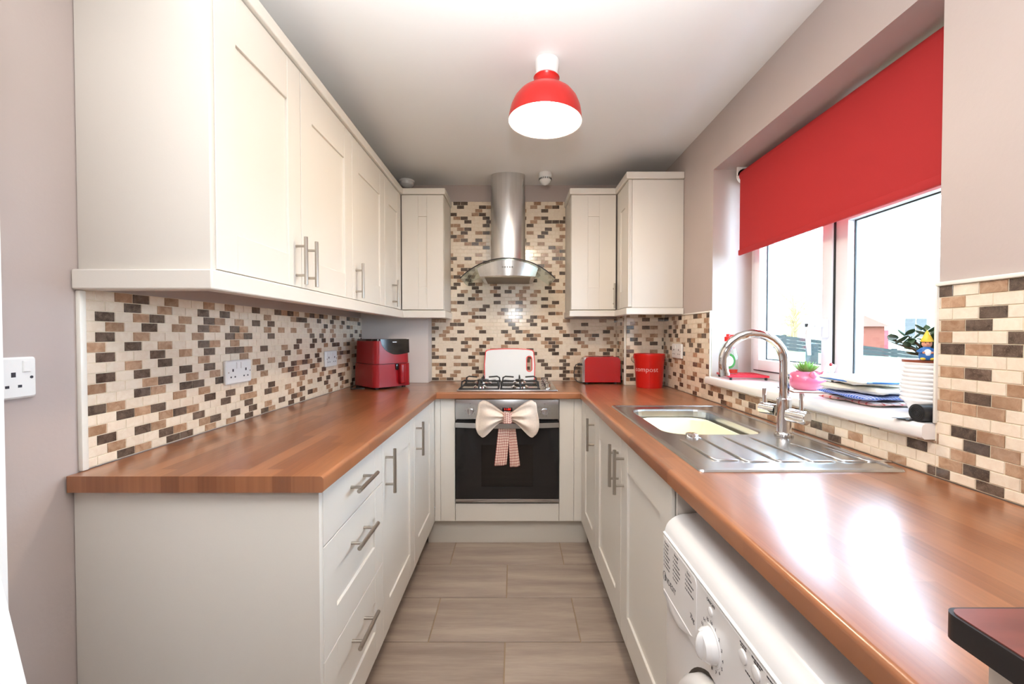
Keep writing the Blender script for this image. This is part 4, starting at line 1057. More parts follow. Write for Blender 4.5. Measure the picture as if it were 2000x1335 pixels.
for yy in (2.795, 2.835): MB().box(tx0 + 0.06, tx1 - 0.04, yy, yy + 0.022, WT + 0.170, WT + 0.1785).build('bread_slot', 'black_rubber', ts)
m_ = MB(); m_.rbox(tx0 - 0.018, tx0 + 0.008, 2.805, 2.838, WT + 0.118, WT + 0.130, 0.003); m_.build('lever', 'black_rubber', ts)
m_ = MB()
for x in (tx0 + 0.035, tx1 - 0.03):
    for y in (ty0 + 0.02, ty1 - 0.02): MB().cyl((x, y, WT + 0.0005), (x, y, WT + 0.013), 0.011, n=12).build('foot', 'black_rubber', ts)
m_ = MB(); m_.tube([(tx0 + 0.003, 2.855, WT + 0.132), (tx0 - 0.028, 2.845, WT + 0.120), (tx0 - 0.042, 2.83, WT + 0.07), (tx0 - 0.036, 2.82, WT + 0.025), (tx0 - 0.015, 2.80, WT + 0.006), (tx0 + 0.01, 2.79, WT + 0.005)], 0.0032, 8); m_.build('cord', 'black_rubber', ts, ang=60)

# ------------------------------------------------------------------ compost bucket
BC = (0.838, 2.595)
bk = thing('compost_bucket', 'red metal bucket lettered compost in the right corner', 'bucket', (BC[0], BC[1], WT))
hB = 0.208; r0b, r1b = 0.078, 0.093
m_ = MB(); prof = [(0, 0.004), (r0b - 0.002, 0.004), (r0b, 0.0005), (r0b + 0.0008, 0.006)] + [(r0b + (r1b - r0b) * k / 6, hB * k / 6) for k in range(1, 7)]
prof = [(0.0, 0.0008), (r0b, 0.0008), (r0b + 0.001, 0.008), (r1b - 0.004, 0.165), (r1b - 0.0028, 0.167), (r1b - 0.001, hB - 0.008), (r1b + 0.001, hB - 0.003), (r1b, hB), (r1b - 0.003, hB - 0.001), (r0b - 0.003, 0.008), (0, 0.006)]
m_.lathe(prof, (BC[0], BC[1], WT), 48); m_.build('pail', 'red_bucket', bk, ang=50)
def cone(ang, z, n): 
    r = r0b + 0.001 + (r1b - 0.005 - r0b) * (z - 0.008) / 0.157 + n
    return (BC[0] + r * math.sin(ang), BC[1] - r * math.cos(ang), WT + z)
ca = -math.atan2(BC[0], BC[1])      # angle of the side that faces the camera
m_ = MB(); seam = ca + 0.02
for q in range(6): pass
m_.tube([cone(seam, z, 0.0002) for z in (0.002, 0.05, 0.10, 0.16)], 0.0012, 6); m_.build('seam', 'red_bucket', bk, ang=60)
m_ = MB(); V, F = text_mesh('compost', 0.042, extrude=0.0003, thin=1.6)
m_.add([cone(ca - 0.24 + v.x / 0.086, 0.114 + v.y, 0.0004 + v.z) for v in V], F); m_.build('lettering', 'print_white', bk)
m_ = MB()
pts = []
for k in range(15):
    a = PI * k / 14; pts.append((BC[0] - (r1b + 0.008) * math.cos(a), BC[1] + 0.018 + 0.055 * math.sin(a), WT + 0.200 - 0.045 * math.sin(a) ** 0.7 if False else WT + 0.192 - 0.02 * math.sin(a)))
for k in range(15): pass
bail = [(BC[0] - r1b - 0.003, BC[1], WT + 0.192)] + [(BC[0] - (r1b + 0.014) * math.cos(PI * k / 14), BC[1] - 0.0 + (r1b + 0.010) * math.sin(PI * k / 14), WT + 0.188 - 0.055 * math.sin(PI * k / 14)) for k in range(0, 15)] + [(BC[0] + r1b + 0.003, BC[1], WT + 0.192)]
m_.tube(bail, 0.0022, 8)
m_.build('bail_handle', 'handle_steel', bk, ang=60)
for sx in (-1, 1): MB().rbox(BC[0] + sx * (r1b + 0.001) - 0.003, BC[0] + sx * (r1b + 0.001) + 0.003, BC[1] - 0.010, BC[1] + 0.010, WT + 0.180, WT + 0.202, 0.001).build('lug', 'red_bucket', bk)

# ------------------------------------------------------------------ washing machine
wm = thing('washing_machine', 'white front-loading washing machine under the right worktop', 'washing machine', (0.65, 0.70, 0))
wy0, wy1, wx = 0.402, 1.000, 0.364
MB().rbox(wx + 0.004, 0.93, wy0, wy1, 0.012, 0.742, 0.004).build('body', 'white_gloss', wm)
prof = [(wx - 0.001, 0.747)] + [(wx - 0.0055, 0.749), (wx - 0.0055, 0.751), (wx - 0.001, 0.7535)] + [(wx + 0.055 - 0.055 * math.cos(PI / 2 * k / 8), 0.7545 + 0.041 * math.sin(PI / 2 * k / 8)) for k in range(1, 9)] + [(0.47, 0.800), (0.93, 0.802), (0.93, 0.746)]
m_ = MB(); m_.prism(prof, wy0, wy1, lambda u, v, a: (u, a, v)); tl = m_.build('top_cover', 'white_gloss', wm, ang=30)
m_ = MB(); m_.rbox(0.455, 0.92, wy0 + 0.03, wy1 - 0.035, 0.798, 0.808, 0.004); m_.build('top_lid', 'white_gloss', wm)
fw = R_map(wx)
m_ = MB(); slab(m_, fw, wy0, wy1, 0.600, 0.744, -0.004, 0.004, 0.0015); cp = m_.build('control_panel', 'white_gloss', wm)
m_ = MB(); 
P = rrect(0.815, wy1 - 0.002, 0.619, 0.7425, 0.012, 4)
m_.prism(P, 0.003, 0.0055, lambda u, v, a: fw(u, v, a)); dw = m_.build('detergent_drawer', 'white_gloss', wm)
m_ = MB()
sc_ = [(wy1 - 0.006, 0.6185)] + [(wy1 - 0.006 - 0.165 * k / 14, 0.6185 - 0.034 * math.sin(PI * (k / 14) ** 0.8)) for k in range(0, 15)]
lens = sc_[1:]; cu_ = sum(u for u, v in lens) / len(lens); cv_ = 0.612
V = [fw(u, v, 0.0042) for u, v in lens] + [fw(cu_ + (u - cu_) * 0.93, cv_ + (v - cv_) * 0.85, 0.0068) for u, v in lens] + [fw(cu_ + (u - cu_) * 0.80, cv_ + (v - cv_) * 0.55 + 0.002, 0.0046) for u, v in lens]
n = len(lens); F = [(r * n + i, r * n + (i + 1) % n, (r + 1) * n + (i + 1) % n, (r + 1) * n + i) for r in range(2) for i in range(n)] + [tuple(2 * n + i for i in range(n))]
m_.add(V, F); m_.build('drawer_grip', 'white_gloss', dw, ang=70)
kx, kz = 0.752, 0.660
m_ = MB(); m_.cyl(fw(kx, kz, 0.003), fw(kx, kz, 0.0055), 0.036, 0.035, 40); m_.cyl(fw(kx, kz, 0.0055), fw(kx, kz, 0.016), 0.030, 0.0285, 40)
m_.cyl(fw(kx, kz, 0.016), fw(kx, kz, 0.024), 0.0285, 0.023, 40)
kn_ = m_.build('programme_knob', 'white_gloss', wm, ang=30)
bm = bmesh.new(); bmesh.ops.create_uvsphere(bm, u_segments=20, v_segments=12, radius=1)
for v in bm.verts: v.co = Vector(fw(kx + v.co.x * 0.009, kz + v.co.y * 0.027, 0.020 + v.co.z * 0.014))
MB().bm(bm).build('grip', 'white_gloss', kn_)
for (u, v, r) in ((0.757, 0.7185, 0.0085), (0.648, 0.720, 0.0115), (0.613, 0.7225, 0.0115), (0.578, 0.7225, 0.0115), (0.543, 0.7225, 0.0115)):
    m_ = MB(); m_.cyl(fw(u, v, 0.003), fw(u, v, 0.006), r, r * 0.9, 24); m_.cyl(fw(u, v, 0.006), fw(u, v, 0.0072), r * 0.9, r * 0.5, 24); m_.build('button', 'white_gloss', wm, ang=30)
# door
m_ = MB(); dcy, dcz = 0.70, 0.405
def ring(prof):
    V = []; F = []; n = 64
    for r, d in prof:
        for k in range(n): a = 2 * PI * k / n; V.append(fw(dcy + r * math.cos(a), dcz + r * math.sin(a), d))
    for i in range(len(prof) - 1): F += [(i * n + k, i * n + (k + 1) % n, (i + 1) * n + (k + 1) % n, (i + 1) * n + k) for k in range(n)]
    return V, F
m_.add(*ring([(0.192, -0.002), (0.190, 0.016), (0.180, 0.026), (0.150, 0.030), (0.140, 0.024)])); rd = m_.build('porthole_door', 'white_gloss', wm, ang=50)
m_ = MB(); m_.add(*ring([(0.141, 0.0245), (0.12, 0.018), (0.001, 0.012)])); m_.build('porthole_glass', 'black_gloss', rd, ang=50)
m_ = MB(); m_.add(*ring([(0.200, -0.0035), (0.1925, -0.0032), (0.1925, -0.0045)])); m_.build('door_gap', 'carcass_dark', wm)
m_ = MB()
for y in (wy0 + 0.04, wy1 - 0.04):
    for x in (wx + 0.05, 0.88): MB().cyl((x, y, 0.0), (x, y, 0.013), 0.02, n=12).build('foot', 'black_rubber', wm)
# printing: text runs towards the camera (falling y)
def fp(u0, v0, n0): return lambda u, v, n: fw(u0 - u, v0 + v, n0 + n)
p = MB()
text(p, 'INDESIT', 0.0185, fp(0.951, 0.650, 0.0056))
for k in range(24): pass
pr_ = [(0.986 + 0.0085 * math.cos(2 * PI * k / 24), 0.652 + 0.0105 * math.sin(2 * PI * k / 24)) for k in range(24)]
p.tube([fw(u, v, 0.0056) for u, v in pr_], 0.0006, 6, closed=True); text(p, 'i', 0.016, fp(0.986, 0.652, 0.0056))
text(p, '7kg', 0.015, fp(0.832, 0.655, 0.0056)); text(p, 'ON/OFF', 0.0088, fp(0.757, 0.734, 0.0042))
p.build('brand_lettering', 'print_dark', wm)
p = MB()
text(p, 'Specials', 0.0075, fp(0.917, 0.7335, 0.0056)); text(p, 'Extra', 0.0075, fp(0.851, 0.7335, 0.0056)); text(p, 'Cottons', 0.0075, fp(0.975, 0.7335, 0.0056))
lists = ((0.990, 6, 1), (0.933, 6, 7), (0.866, 4, 13)); rr = random.Random(4)
for u0, cnt, st in lists:
    for k in range(cnt):
        v = 0.7235 - k * 0.0092
        if u0 > 0.96 and k > 5: continue
        text(p, str(st + k), 0.0065, fp(u0, v, 0.0056))
        slab(p, lambda u, v_, n: fw(u0 - u, v_, n), 0.006, 0.009, v - 0.002, v + 0.002, 0.0054, 0.0058, 0.0001)
        L_ = rr.uniform(0.016, 0.030); x = 0.012
        while x < L_ + 0.006:
            w_ = rr.uniform(0.003, 0.007); slab(p, lambda u, v_, n: fw(u0 - u, v_, n), x, x + w_, v - 0.0014, v + 0.0014, 0.0054, 0.0058, 0.0001); x += w_ + 0.0012
for i in range(1, 17):
    if i in (9, 10): pass
    a = math.radians(20 + (i - 1) * 22.5)
    text(p, str(i), 0.0085, fp(kx - 0.0405 * math.sin(a), kz + 0.0405 * math.cos(a), 0.0042))
for (u, v, L_) in ((0.650, 0.7385, 0.016), (0.650, 0.7345, 0.012), (0.612, 0.740, 0.026), (0.612, 0.736, 0.014), (0.577, 0.740, 0.02), (0.637, 0.704, 0.01), (0.617, 0.703, 0.02)):
    x = -L_ / 2
    while x < L_ / 2:
        w_ = rr.uniform(0.003, 0.006); slab(p, lambda a, v_, n: fw(u - a, v_, n), x, x + w_, v - 0.0013, v + 0.0013, 0.0038, 0.0043, 0.0001); x += w_ + 0.001
p.build('programme_print', 'print_dark', wm)['kind'] = 'stuff'

# ------------------------------------------------------------------ box with dark lid, bottom right corner
bb = thing('lidded_box', 'cream box with dark reddish wooden lid at the near right corner of the worktop', 'box', (0.60, 0.22, WT))
MB().rbox(0.402, 0.70, 0.02, 0.352, WT + 0.001, 0.957, 0.006).build('box_body', 'cream', bb)
P = rrect(0.388, 0.72, 0.0, 0.376, 0.012, 5)
m_ = MB(); m_.prism(P, 0.9555, 0.9785, lambda u, v, a: (u, v, a)); lid = m_.build('lid', 'dark_edge', bb, ang=40)
m_ = MB(); m_.prism(rrect(0.391, 0.717, 0.003, 0.373, 0.010, 5), 0.978, 0.9795, lambda u, v, a: (u, v, a)); m_.build('lid_face', 'dark_wood', lid)

# white board leaning at the left edge of the picture
m_ = MB(); 
V = []
a = Vector((-0.395, 0.470, 0.002)); c = Vector((-0.628, 0.470, 1.06)); ux = Vector((0.028, 0, 0))
for y in (0.458, 0.484):
    for p_ in (a, c):
        V += [(p_.x - 0.05, y, p_.z), (p_.x, y, p_.z)]
m_.add(V, [(0, 1, 3, 2), (4, 6, 7, 5), (0, 4, 5, 1), (2, 3, 7, 6), (0, 2, 6, 4), (1, 5, 7, 3)])
mesh_thing(m_, 'leaning_board', 'white_matt', 'narrow white board leaning beside the white door edge at the far left', 'board', (-0.42, 0.47, 0))

# ------------------------------------------------------------------ roller blind
rb = thing('roller_blind', 'red roller blind half drawn over the window', 'blind', (1.077, 1.5, 1.60))
XBL = 1.077; by0, by1 = WY0 + 0.018, 2.000
MB().cyl((XBL + 0.026, by0, 1.985), (XBL + 0.026, by1 + 0.012, 1.985), 0.028, n=28).build('roller', 'blind_red', rb)
MB().box(XBL - 0.003, XBL - 0.0022, by0 + 0.003, by1, 1.625, 1.985).build('fabric', 'blind_red', rb)
MB().rbox(XBL - 0.009, XBL + 0.004, by0 + 0.001, by1 + 0.003, 1.604, 1.630, 0.004).build('bottom_bar', 'blind_red', rb)
m_ = MB(); m_.cyl((XBL + 0.026, by1 + 0.012, 1.985), (XBL + 0.026, by1 + 0.020, 1.985), 0.036, n=24); m_.rbox(XBL - 0.010, XBL + 0.062, by1 + 0.012, by1 + 0.020, 1.985, WZ1 - 0.0005, 0.002); m_.build('bracket', 'white_plastic', rb)
m_ = MB(); m_.cyl((XBL + 0.026, by0 - 0.008, 1.985), (XBL + 0.026, by0, 1.985), 0.036, n=24); m_.rbox(XBL - 0.010, XBL + 0.062, by0 - 0.008, by0, 1.985, WZ1 - 0.0005, 0.002); m_.build('bracket', 'white_plastic', rb)

# ------------------------------------------------------------------ things on the sill
Z = WZ0
tv = thing('trivet', 'red lattice metal trivet at the far end of the window sill', 'trivet', (0, 0, 0), local=True)
m_ = MB(); q = 0.078
for k in range(7):
    d = -q + 2 * q * k / 6
    m_.box(d - 0.0035, d + 0.0035, -q, q, 0.014, 0.020); m_.box(-q, q, d - 0.0035, d + 0.0035, 0.0141, 0.0199)
for a in ((-q - 0.006, q + 0.006, -q - 0.006, -q + 0.002), (-q - 0.006, q + 0.006, q - 0.002, q + 0.006), (-q - 0.006, -q + 0.002, -q + 0.002, q - 0.002), (q - 0.002, q + 0.006, -q + 0.002, q - 0.002)): m_.box(*a, 0.012, 0.021)
m_.build('lattice', 'red_trivet', tv)
for sx in (-1, 1):
    for sy in (-1, 1): MB().cyl((sx * 0.074, sy * 0.074, 0), (sx * 0.074, sy * 0.074, 0.013), 0.005, 0.006, 10).build('foot', 'black_rubber', tv)
tv.location = (1.060, 1.944, Z + 0.0005); tv.rotation_euler = (0, 0, math.radians(-8))
bo = thing('washing_up_liquid', 'clear washing-up liquid bottle with red cap standing on the trivet', 'bottle', (0, 0, 0), local=True)
pb = [(0, 0.0), (0.040, 0.0), (0.043, 0.005), (0.042, 0.05), (0.041, 0.085), (0.035, 0.115), (0.024, 0.138), (0.015, 0.150), (0.0135, 0.158)]
MB().lathe(pb, n=32, sx=1, sy=0.6).build('bottle_body', 'bottle_clear', bo, ang=60)
MB().lathe([(0, 0.003), (0.0385, 0.003), (0.0395, 0.02), (0, 0.0205)], n=32, sy=0.58).build('liquid', 'liquid_red', bo)
lb = MB()
def bot(a, z, n):
    r = 0.0425; return ((r + n) * math.sin(a), -(r * 0.6 + n) * math.cos(a), z)
for (ra_, rz, n_, nm) in ((0.75, 0.036, 0.0008, 'label_green'), (0.50, 0.025, 0.0014, 'label_white')):
    m_ = MB(); k = 28
    V = [bot(0, 0.060, n_)] + [bot(ra_ * math.cos(2 * PI * i / k), 0.060 + rz * math.sin(2 * PI * i / k), n_) for i in range(k)]
    m_.add(V, [(0, 1 + i, 1 + (i + 1) % k) for i in range(k)]); m_.build('label', nm, bo, recalc=False)
m_ = MB(); text(m_, 'F', 0.03, lambda u, v, n: bot(-0.2 + u / 0.043, 0.062 + v, 0.0018 + n)); m_.build('label_print', 'red_plastic', bo)
m_ = MB(); k = 12
m_.grid(lambda u, v: ((0.0345 - 0.007 * v) * math.sin(-0.9 + 1.8 * u) * 1.02, -(0.0345 - 0.007 * v) * 0.62 * math.cos(-0.9 + 1.8 * u) - 0.0005, 0.118 + 0.014 * v), k, 2); m_.build('neck_band', 'red_plastic', bo)
MB().lathe([(0, 0.152), (0.017, 0.152), (0.017, 0.172), (0.010, 0.176), (0.009, 0.186), (0, 0.187)], n=20).build('cap', 'red_plastic', bo)
MB().rbox(0.0, 0.026, -0.006, 0.006, 0.176, 0.183, 0.002).build('cap_lip', 'red_plastic', bo)
bo.location = (1.012, 1.975, Z + 0.0212); bo.rotation_euler = (0, 0, math.radians(-24))

ct = thing('tile_mat', 'square white tile used as a mat under the pink pot', 'tile', (0, 0, 0), local=True)
MB().rbox(-0.071, 0.071, -0.071, 0.071, 0.003, 0.0065, 0.001).build('glazed_face', 'white_gloss', ct)
MB().box(-0.0705, 0.0705, -0.0705, 0.0705, 0.0, 0.0031).build('backing', 'tile_edge', ct)
ct.location = (1.068, 1.522, Z + 0.0005); ct.rotation_euler = (0, 0, math.radians(-12))
pg = thing('pig_planter', 'pink glazed pig-shaped pot holding a green succulent', 'plant pot', (0, 0, 0), local=True)
MB().lathe([(0, 0), (0.034, 0.0), (0.042, 0.006), (0.053, 0.020), (0.057, 0.034), (0.053, 0.050), (0.043, 0.062), (0.036, 0.066), (0.033, 0.063), (0.031, 0.052), (0, 0.052)], n=36, sx=1.05).build('pot', 'pink_glaze', pg, ang=60)
def ell(c, r, u=14, v=10):
    bm = bmesh.new(); bmesh.ops.create_uvsphere(bm, u_segments=u, v_segments=v, radius=1)
    for q in bm.verts: q.co = Vector((c[0] + q.co.x * r[0], c[1] + q.co.y * r[1], c[2] + q.co.z * r[2]))
    return bm
m_ = MB(); m_.bm(ell((-0.055, -0.012, 0.038), (0.012, 0.013, 0.012))); m_.build('snout', 'pink_glaze', pg)
for a, b_ in ((0.002, -0.050), (0.044, -0.026)):
    m_ = MB(); m_.bm(ell((a, b_, 0.056), (0.012, 0.008, 0.014))); m_.build('ear', 'pink_glaze', pg)
leafme = None
def leaf_shape(L, w, t, tip=True):
    V = []; F = []; n = 6; m = 6
    for i in range(n + 1):
        q = i / n; ww = w * math.sin(PI * (0.12 + 0.88 * q) ** 0.9) if tip else w * math.sin(PI * min(1, 0.06 + 0.94 * q)) ** 0.6
        ww = max(ww, 0.0004); z = 0.35 * L * q * q * (1 if tip else 0.2)
        for k in range(m):
            a = 2 * PI * k / m; V.append((ww * math.cos(a), L * q, z + t * (ww / w) * math.sin(a)))
    for i in range(n): F += [(i * m + k, i * m + (k + 1) % m, (i + 1) * m + (k + 1) % m, (i + 1) * m + k) for k in range(m)]
    F += [tuple(range(m - 1, -1, -1)), tuple(n * m + k for k in range(m))]
    return V, F
m_ = MB(); m_.add(*leaf_shape(0.05, 0.0085, 0.0035)); first = m_.build('leaf', 'leaf_green', pg, ang=60)
k = 0
for ringn, (cnt, el, sc0) in enumerate(((9, 18, 1.0), (8, 34, 0.92), (7, 52, 0.78), (5, 68, 0.6), (3, 82, 0.4))):
    for i in range(cnt):
        o = first if k == 0 else bpy.data.objects.new('leaf', first.data)
        if k: COL.objects.link(o); o.parent = pg
        o.location = (0, 0, 0.060 + 0.002 * ringn); o.rotation_euler = (math.radians(el), 0, 2 * PI * i / cnt + ringn * 0.4); o.scale = (sc0,) * 3
        k += 1
m_ = MB(); m_.rbox(-0.019, 0.019, -0.001, 0.0, -0.030, 0.030, 0.0003); tg = m_.build('gift_tag', 'label_white', pg)
tg.location = (0.052, -0.042, 0.068); tg.rotation_euler = (math.radians(8), math.radians(14), math.radians(20))
m_ = MB(); m_.tube([(0.008 * math.cos(a * 0.5) * (1 - a / 30), -0.0014, -0.004 + 0.012 * math.sin(a * 0.5) - a * 0.0005) for a in range(0, 22)], 0.0007, 6); m_.build('tag_drawing', 'print_dark', tg)
m_ = MB(); m_.bm(ell((-0.004, -0.003, 0.027), (0.006, 0.003, 0.006))); m_.build('tag_bead', 'red_dark', tg)
pg.location = (1.050, 1.500, Z + 0.0072); pg.rotation_euler = (0, 0, math.radians(-14))

# folded cloths
def cloth(cx, cy, z, w_, d, h_, rot, m1, label, seed, su=1):
    rn = random.Random(seed); ph = [rn.uniform(0, 6) for _ in range(6)]
    nu, nv = 36, 20; mb = MB()
    def sh(top):
        def fn(u, v):
            ex = abs(2 * u - 1) ** 9; ey = abs(2 * v - 1) ** 9
            x = (u - 0.5) * w_ + 0.004 * math.sin(v * 7 + ph[0]); y = (v - 0.5) * d + 0.004 * math.sin(u * 6 + ph[1])
            edge = (1 - ex) ** 0.5 * (1 - ey) ** 0.5 if ex < 1 and ey < 1 else 0
            wv = -0.0026 * abs(math.sin(u * 9 + ph[2]) + math.sin(v * 11 + ph[3] + 3 * u))
            zz = h_ / 2 + (h_ / 2 * edge + (wv if edge > 0 else 0) * edge) * (1 if top else -1) * (1 if top else 1)
            return (x, y, max(zz, 0))
        return fn
    mb.grid(sh(True), nu, nv); mb.grid(sh(False), nu, nv)
    o = mb.build('folded_cloth', m1, None, ang=80, local=Vector((0, 0, 0)))
    uv_grid(o, nu, nv, w_, d)
    o.location = (cx, cy, z); o.rotation_euler = (0, 0, rot)
    tag(o, label, 'cloth', 'folded cloths on the sill')
    return o
def stack():
    z = Z + 0.0005
    for (h_, w_, d, r, m1, lab, dx, dy) in ((0.015, 0.14, 0.20, 0.10, 'stripe_rose', 'pale striped cloth at the bottom of the folded pile on the sill', 0.004, 0.0),
                                   (0.016, 0.15, 0.21, -0.06, 'check_blue', 'blue and white checked cloth folded in the pile on the sill', -0.002, 0.006),
                                   (0.023, 0.145, 0.205, 0.12, 'cloth_cream', 'plain cream cloth folded just above the blue checked one', 0.002, -0.004),
                                   (0.025, 0.15, 0.20, -0.1, 'cloth_cream', 'cream cloth with blue edging on top of the folded pile', -0.002, 0.004)):
        o = cloth(1.064 + dx, 1.262 + dy, z, w_, d, h_, r, m1, lab, int(z * 9999))
        z += h_ + 0.0006
        if 'edging' in lab:
            m_ = MB(); m_.tube([(-0.060 + 0.120 * k / 10, -0.0985 + 0.003 * math.sin(k), 0.012) for k in range(11)], 0.003, 8)
            e_ = m_.build('blue_edging', 'gnome_blue', o, ang=60, local=Vector((0, 0, 0)))
            m_ = MB(); m_.tube([(-0.0735 + 0.002 * math.sin(k), -0.085 + 0.17 * k / 10, 0.0105) for k in range(11)], 0.0025, 8)
            m_.build('blue_edging', 'gnome_blue', o, ang=60, local=Vector((0, 0, 0)))
stack()

# ribbed pot with jade plant
PP = (1.082, 1.062)
rp = thing('ribbed_pot', 'ribbed white pot holding a dark-leaved jade plant on the sill', 'plant pot', (PP[0], PP[1], Z), local=True)
rp.location = (PP[0], PP[1], Z + 0.0005)
pr = [(0, 0), (0.048, 0), (0.052, 0.003), (0.066, 0.030)]
for k in range(9):
    z = 0.034 + k * 0.0105; pr += [(0.0725, z), (0.0745, z + 0.003), (0.0745, z + 0.006), (0.0720, z + 0.009)]
pr += [(0.0745, 0.132), (0.074, 0.134), (0.070, 0.133), (0.069, 0.12), (0, 0.12)]
MB().lathe(pr, n=40).build('pot', 'white_gloss', rp, ang=30)
MB().lathe([(0, 0.1195), (0.068, 0.1195), (0.071, 0.134), (0.071, 0.140), (0.062, 0.141), (0, 0.138)], n=32).build('inner_pot', 'terracotta', rp)
rj = random.Random(2)
m_ = MB(); m_.add(*leaf_shape(0.034, 0.0105, 0.0032, False)); first = m_.build('leaf', 'leaf_jade', rp, ang=60); nl = 0
m_ = MB()
for s_ in range(15):
    a = 2 * PI * s_ / 15 + rj.uniform(-0.2, 0.2); L_ = rj.uniform(0.02, 0.085); out_ = (0.085 - 0.6 * L_ + rj.uniform(-0.01, 0.015)) * (0.45 if math.sin(a) < -0.5 else 1)
    base = Vector((0.02 * math.cos(a), 0.02 * math.sin(a), 0.137)); tip = base + Vector((out_ * math.cos(a), out_ * math.sin(a), L_))
    mid = (base + tip) / 2 + Vector((0.006, 0.004, 0.008))
    m_.tube([base, mid, tip], [0.004, 0.003, 0.002], 6)
    for k in range(7):
        q = 0.25 + 0.75 * k / 6; p_ = base.lerp(mid, q * 2) if q < 0.5 else mid.lerp(tip, q * 2 - 1)
        o = first if nl == 0 else bpy.data.objects.new('leaf', first.data)
        if nl: COL.objects.link(o); o.parent = rp
        o.location = p_; o.rotation_euler = (math.radians(rj.uniform(5, 60)), rj.uniform(-0.4, 0.4), a - PI / 2 + k * 2.4 + rj.uniform(-0.3, 0.3)); o.scale = (rj.uniform(0.75, 1.15),) * 3
        nl += 1
m_.build('stem', 'stem_brown', rp, ang=60)
gn = thing('gnome_ornament', 'little gnome figurine with yellow pointed hat standing in the jade plant pot', 'ornament', (0, 0, 0), local=True)
m_ = MB(); m_.lathe([(0, 0), (0.013, 0), (0.016, 0.006), (0.0155, 0.016), (0.010, 0.030), (0.006, 0.034), (0, 0.034)], n=20); m_.build('coat', 'gnome_blue', gn, ang=60)
m_ = MB(); m_.bm(ell((0, -0.0075, 0.016), (0.009, 0.009, 0.013))); m_.build('apron', 'gnome_white', gn)
m_ = MB(); m_.bm(ell((0, 0, 0.042), (0.0105, 0.0100, 0.0110))); m_.bm(ell((0, -0.0105, 0.041), (0.0025, 0.003, 0.0025))); m_.build('head', 'gnome_skin', gn)
m_ = MB()
for sx in (-1, 1): m_.bm(ell((sx * 0.004, -0.0092, 0.0445), (0.0013, 0.001, 0.0015), 8, 6))
m_.build('eyes', 'print_dark', gn)
m_ = MB(); m_.lathe([(0.0125, 0), (0.0128, 0.003), (0.008, 0.014), (0.003, 0.026), (0, 0.031)], (0, 0, 0.047), 20); m_.build('hat', 'gnome_yellow', gn, ang=60)
for sx in (-1, 1):
    m_ = MB(); m_.tube([(sx * 0.008, 0, 0.029), (sx * 0.017, -0.003, 0.022), (sx * 0.010, -0.012, 0.019)], [0.004, 0.0038, 0.0034], 8); m_.build('arm', 'gnome_blue', gn, ang=60)
    m_ = MB(); m_.bm(ell((sx * 0.008, -0.0135, 0.019), (0.003, 0.003, 0.003), 8, 6)); m_.build('hand', 'gnome_skin', gn)
    m_ = MB(); m_.bm(ell((sx * 0.008, -0.008, 0.003), (0.006, 0.009, 0.004), 10, 8)); m_.build('shoe', 'gnome_yellow', gn)
gn.location = (1.022, 1.034, Z + 0.1425); gn.rotation_euler = (0, 0, math.radians(-35)); gn.scale = (0.95, 0.95, 0.95)

# roll of black bags
br_ = thing('bin_bag_roll', 'roll of black bin bags at the near end of the sill', 'bag roll', (0.96, 0.98, Z))
m_ = MB(); n = 40; pr_ = []
rr = 0.0205; cz = Z + rr + 0.001; cy = 0.9775
m_.cyl((0.945, cy, cz), (1.03, cy, cz), rr, n=28); m_.build('roll', 'black_bag', br_, ang=40)
m_ = MB(); sp_ = [(0.9442 - 0.0002, cy + (0.003 + 0.0155 * k / 60) * math.cos(k * 0.42), cz + (0.003 + 0.0155 * k / 60) * math.sin(k * 0.42)) for k in range(61)]
m_.tube(sp_, 0.0008, 5); m_.build('end_spiral', 'black_rubber', br_, ang=60)
m_ = MB(); m_.grid(lambda u, v: (0.930 + 0.10 * v + 0.004 * math.sin(5 * u), cy + 0.010 + 0.035 * u, Z + 0.0015 + 0.003 * abs(math.sin(6 * u + 2 * v)) * (1 - u)), 10, 8)
o = m_.build('loose_end', 'black_bag', br_, ang=80); sd = o.modifiers.new('thick', 'SOLIDIFY'); sd.thickness = 0.0008

# ------------------------------------------------------------------ garden outside
def hill(x): return 0.25 + 0.53 * max(0, x - 2) / 5.65 if x < 7.65 else max(0.78 - 0.12 * (x - 7.65), -0.9)
lw = MB(); lw.grid(lambda u, v: (1.6 + 38 * u, -2 + 42 * v, hill(1.6 + 38 * u) + 0.02 * math.sin(9 * u + 4 * v)), 30, 30)
tag(lw.build('lawn', 'lawn', None), kind='structure')
def at(px, py, Y): return Vector(((px - 1005) / 815 * Y, Y, EYE - (py - 653) / 815 * Y))
fn_ = thing('garden_fence', 'low dark green timber fence across the garden', 'fence', (7.5, 12.3, 0.6))
A0, A1 = Vector((6.3, 12.3, 1.40)), Vector((14.5, 12.3, 0.37))
nb = 4
for r in range(nb):
    m_ = MB(); dz = -0.105 * r
    V = []
    for y in (12.30, 12.33):
        for P_ in (A0, A1): V += [(P_.x, y, P_.z + dz - 0.10), (P_.x, y, P_.z + dz)]
    m_.add(V, [(0, 1, 3, 2), (4, 6, 7, 5), (0, 4, 5, 1), (2, 3, 7, 6), (0, 2, 6, 4), (1, 5, 7, 3)]); m_.build('board', 'fence_green', fn_)
for k in range(6):
    q = k / 5; P_ = A0.lerp(A1, q); MB().box(P_.x, P_.x + 0.1, 12.33, 12.43, -0.2, P_.z + 0.03).build('post', 'fence_green', fn_)
mesh_thing(MB().rbox(4.26, 4.38, 6.0, 6.12, 0.3, 1.10, 0.02), 'wooden_post', 'fence_green', 'weathered grey-green post standing on the grass outside', 'post', (4.32, 6.06, 0.3))
hs = thing('house', 'pale house with brick porch and hipped roof beyond the garden', 'house', (24, 26, 0.6))
MB().box(19.5, 32, 26, 33, -0.95, 2.6).build('wall', 'house_render', hs)
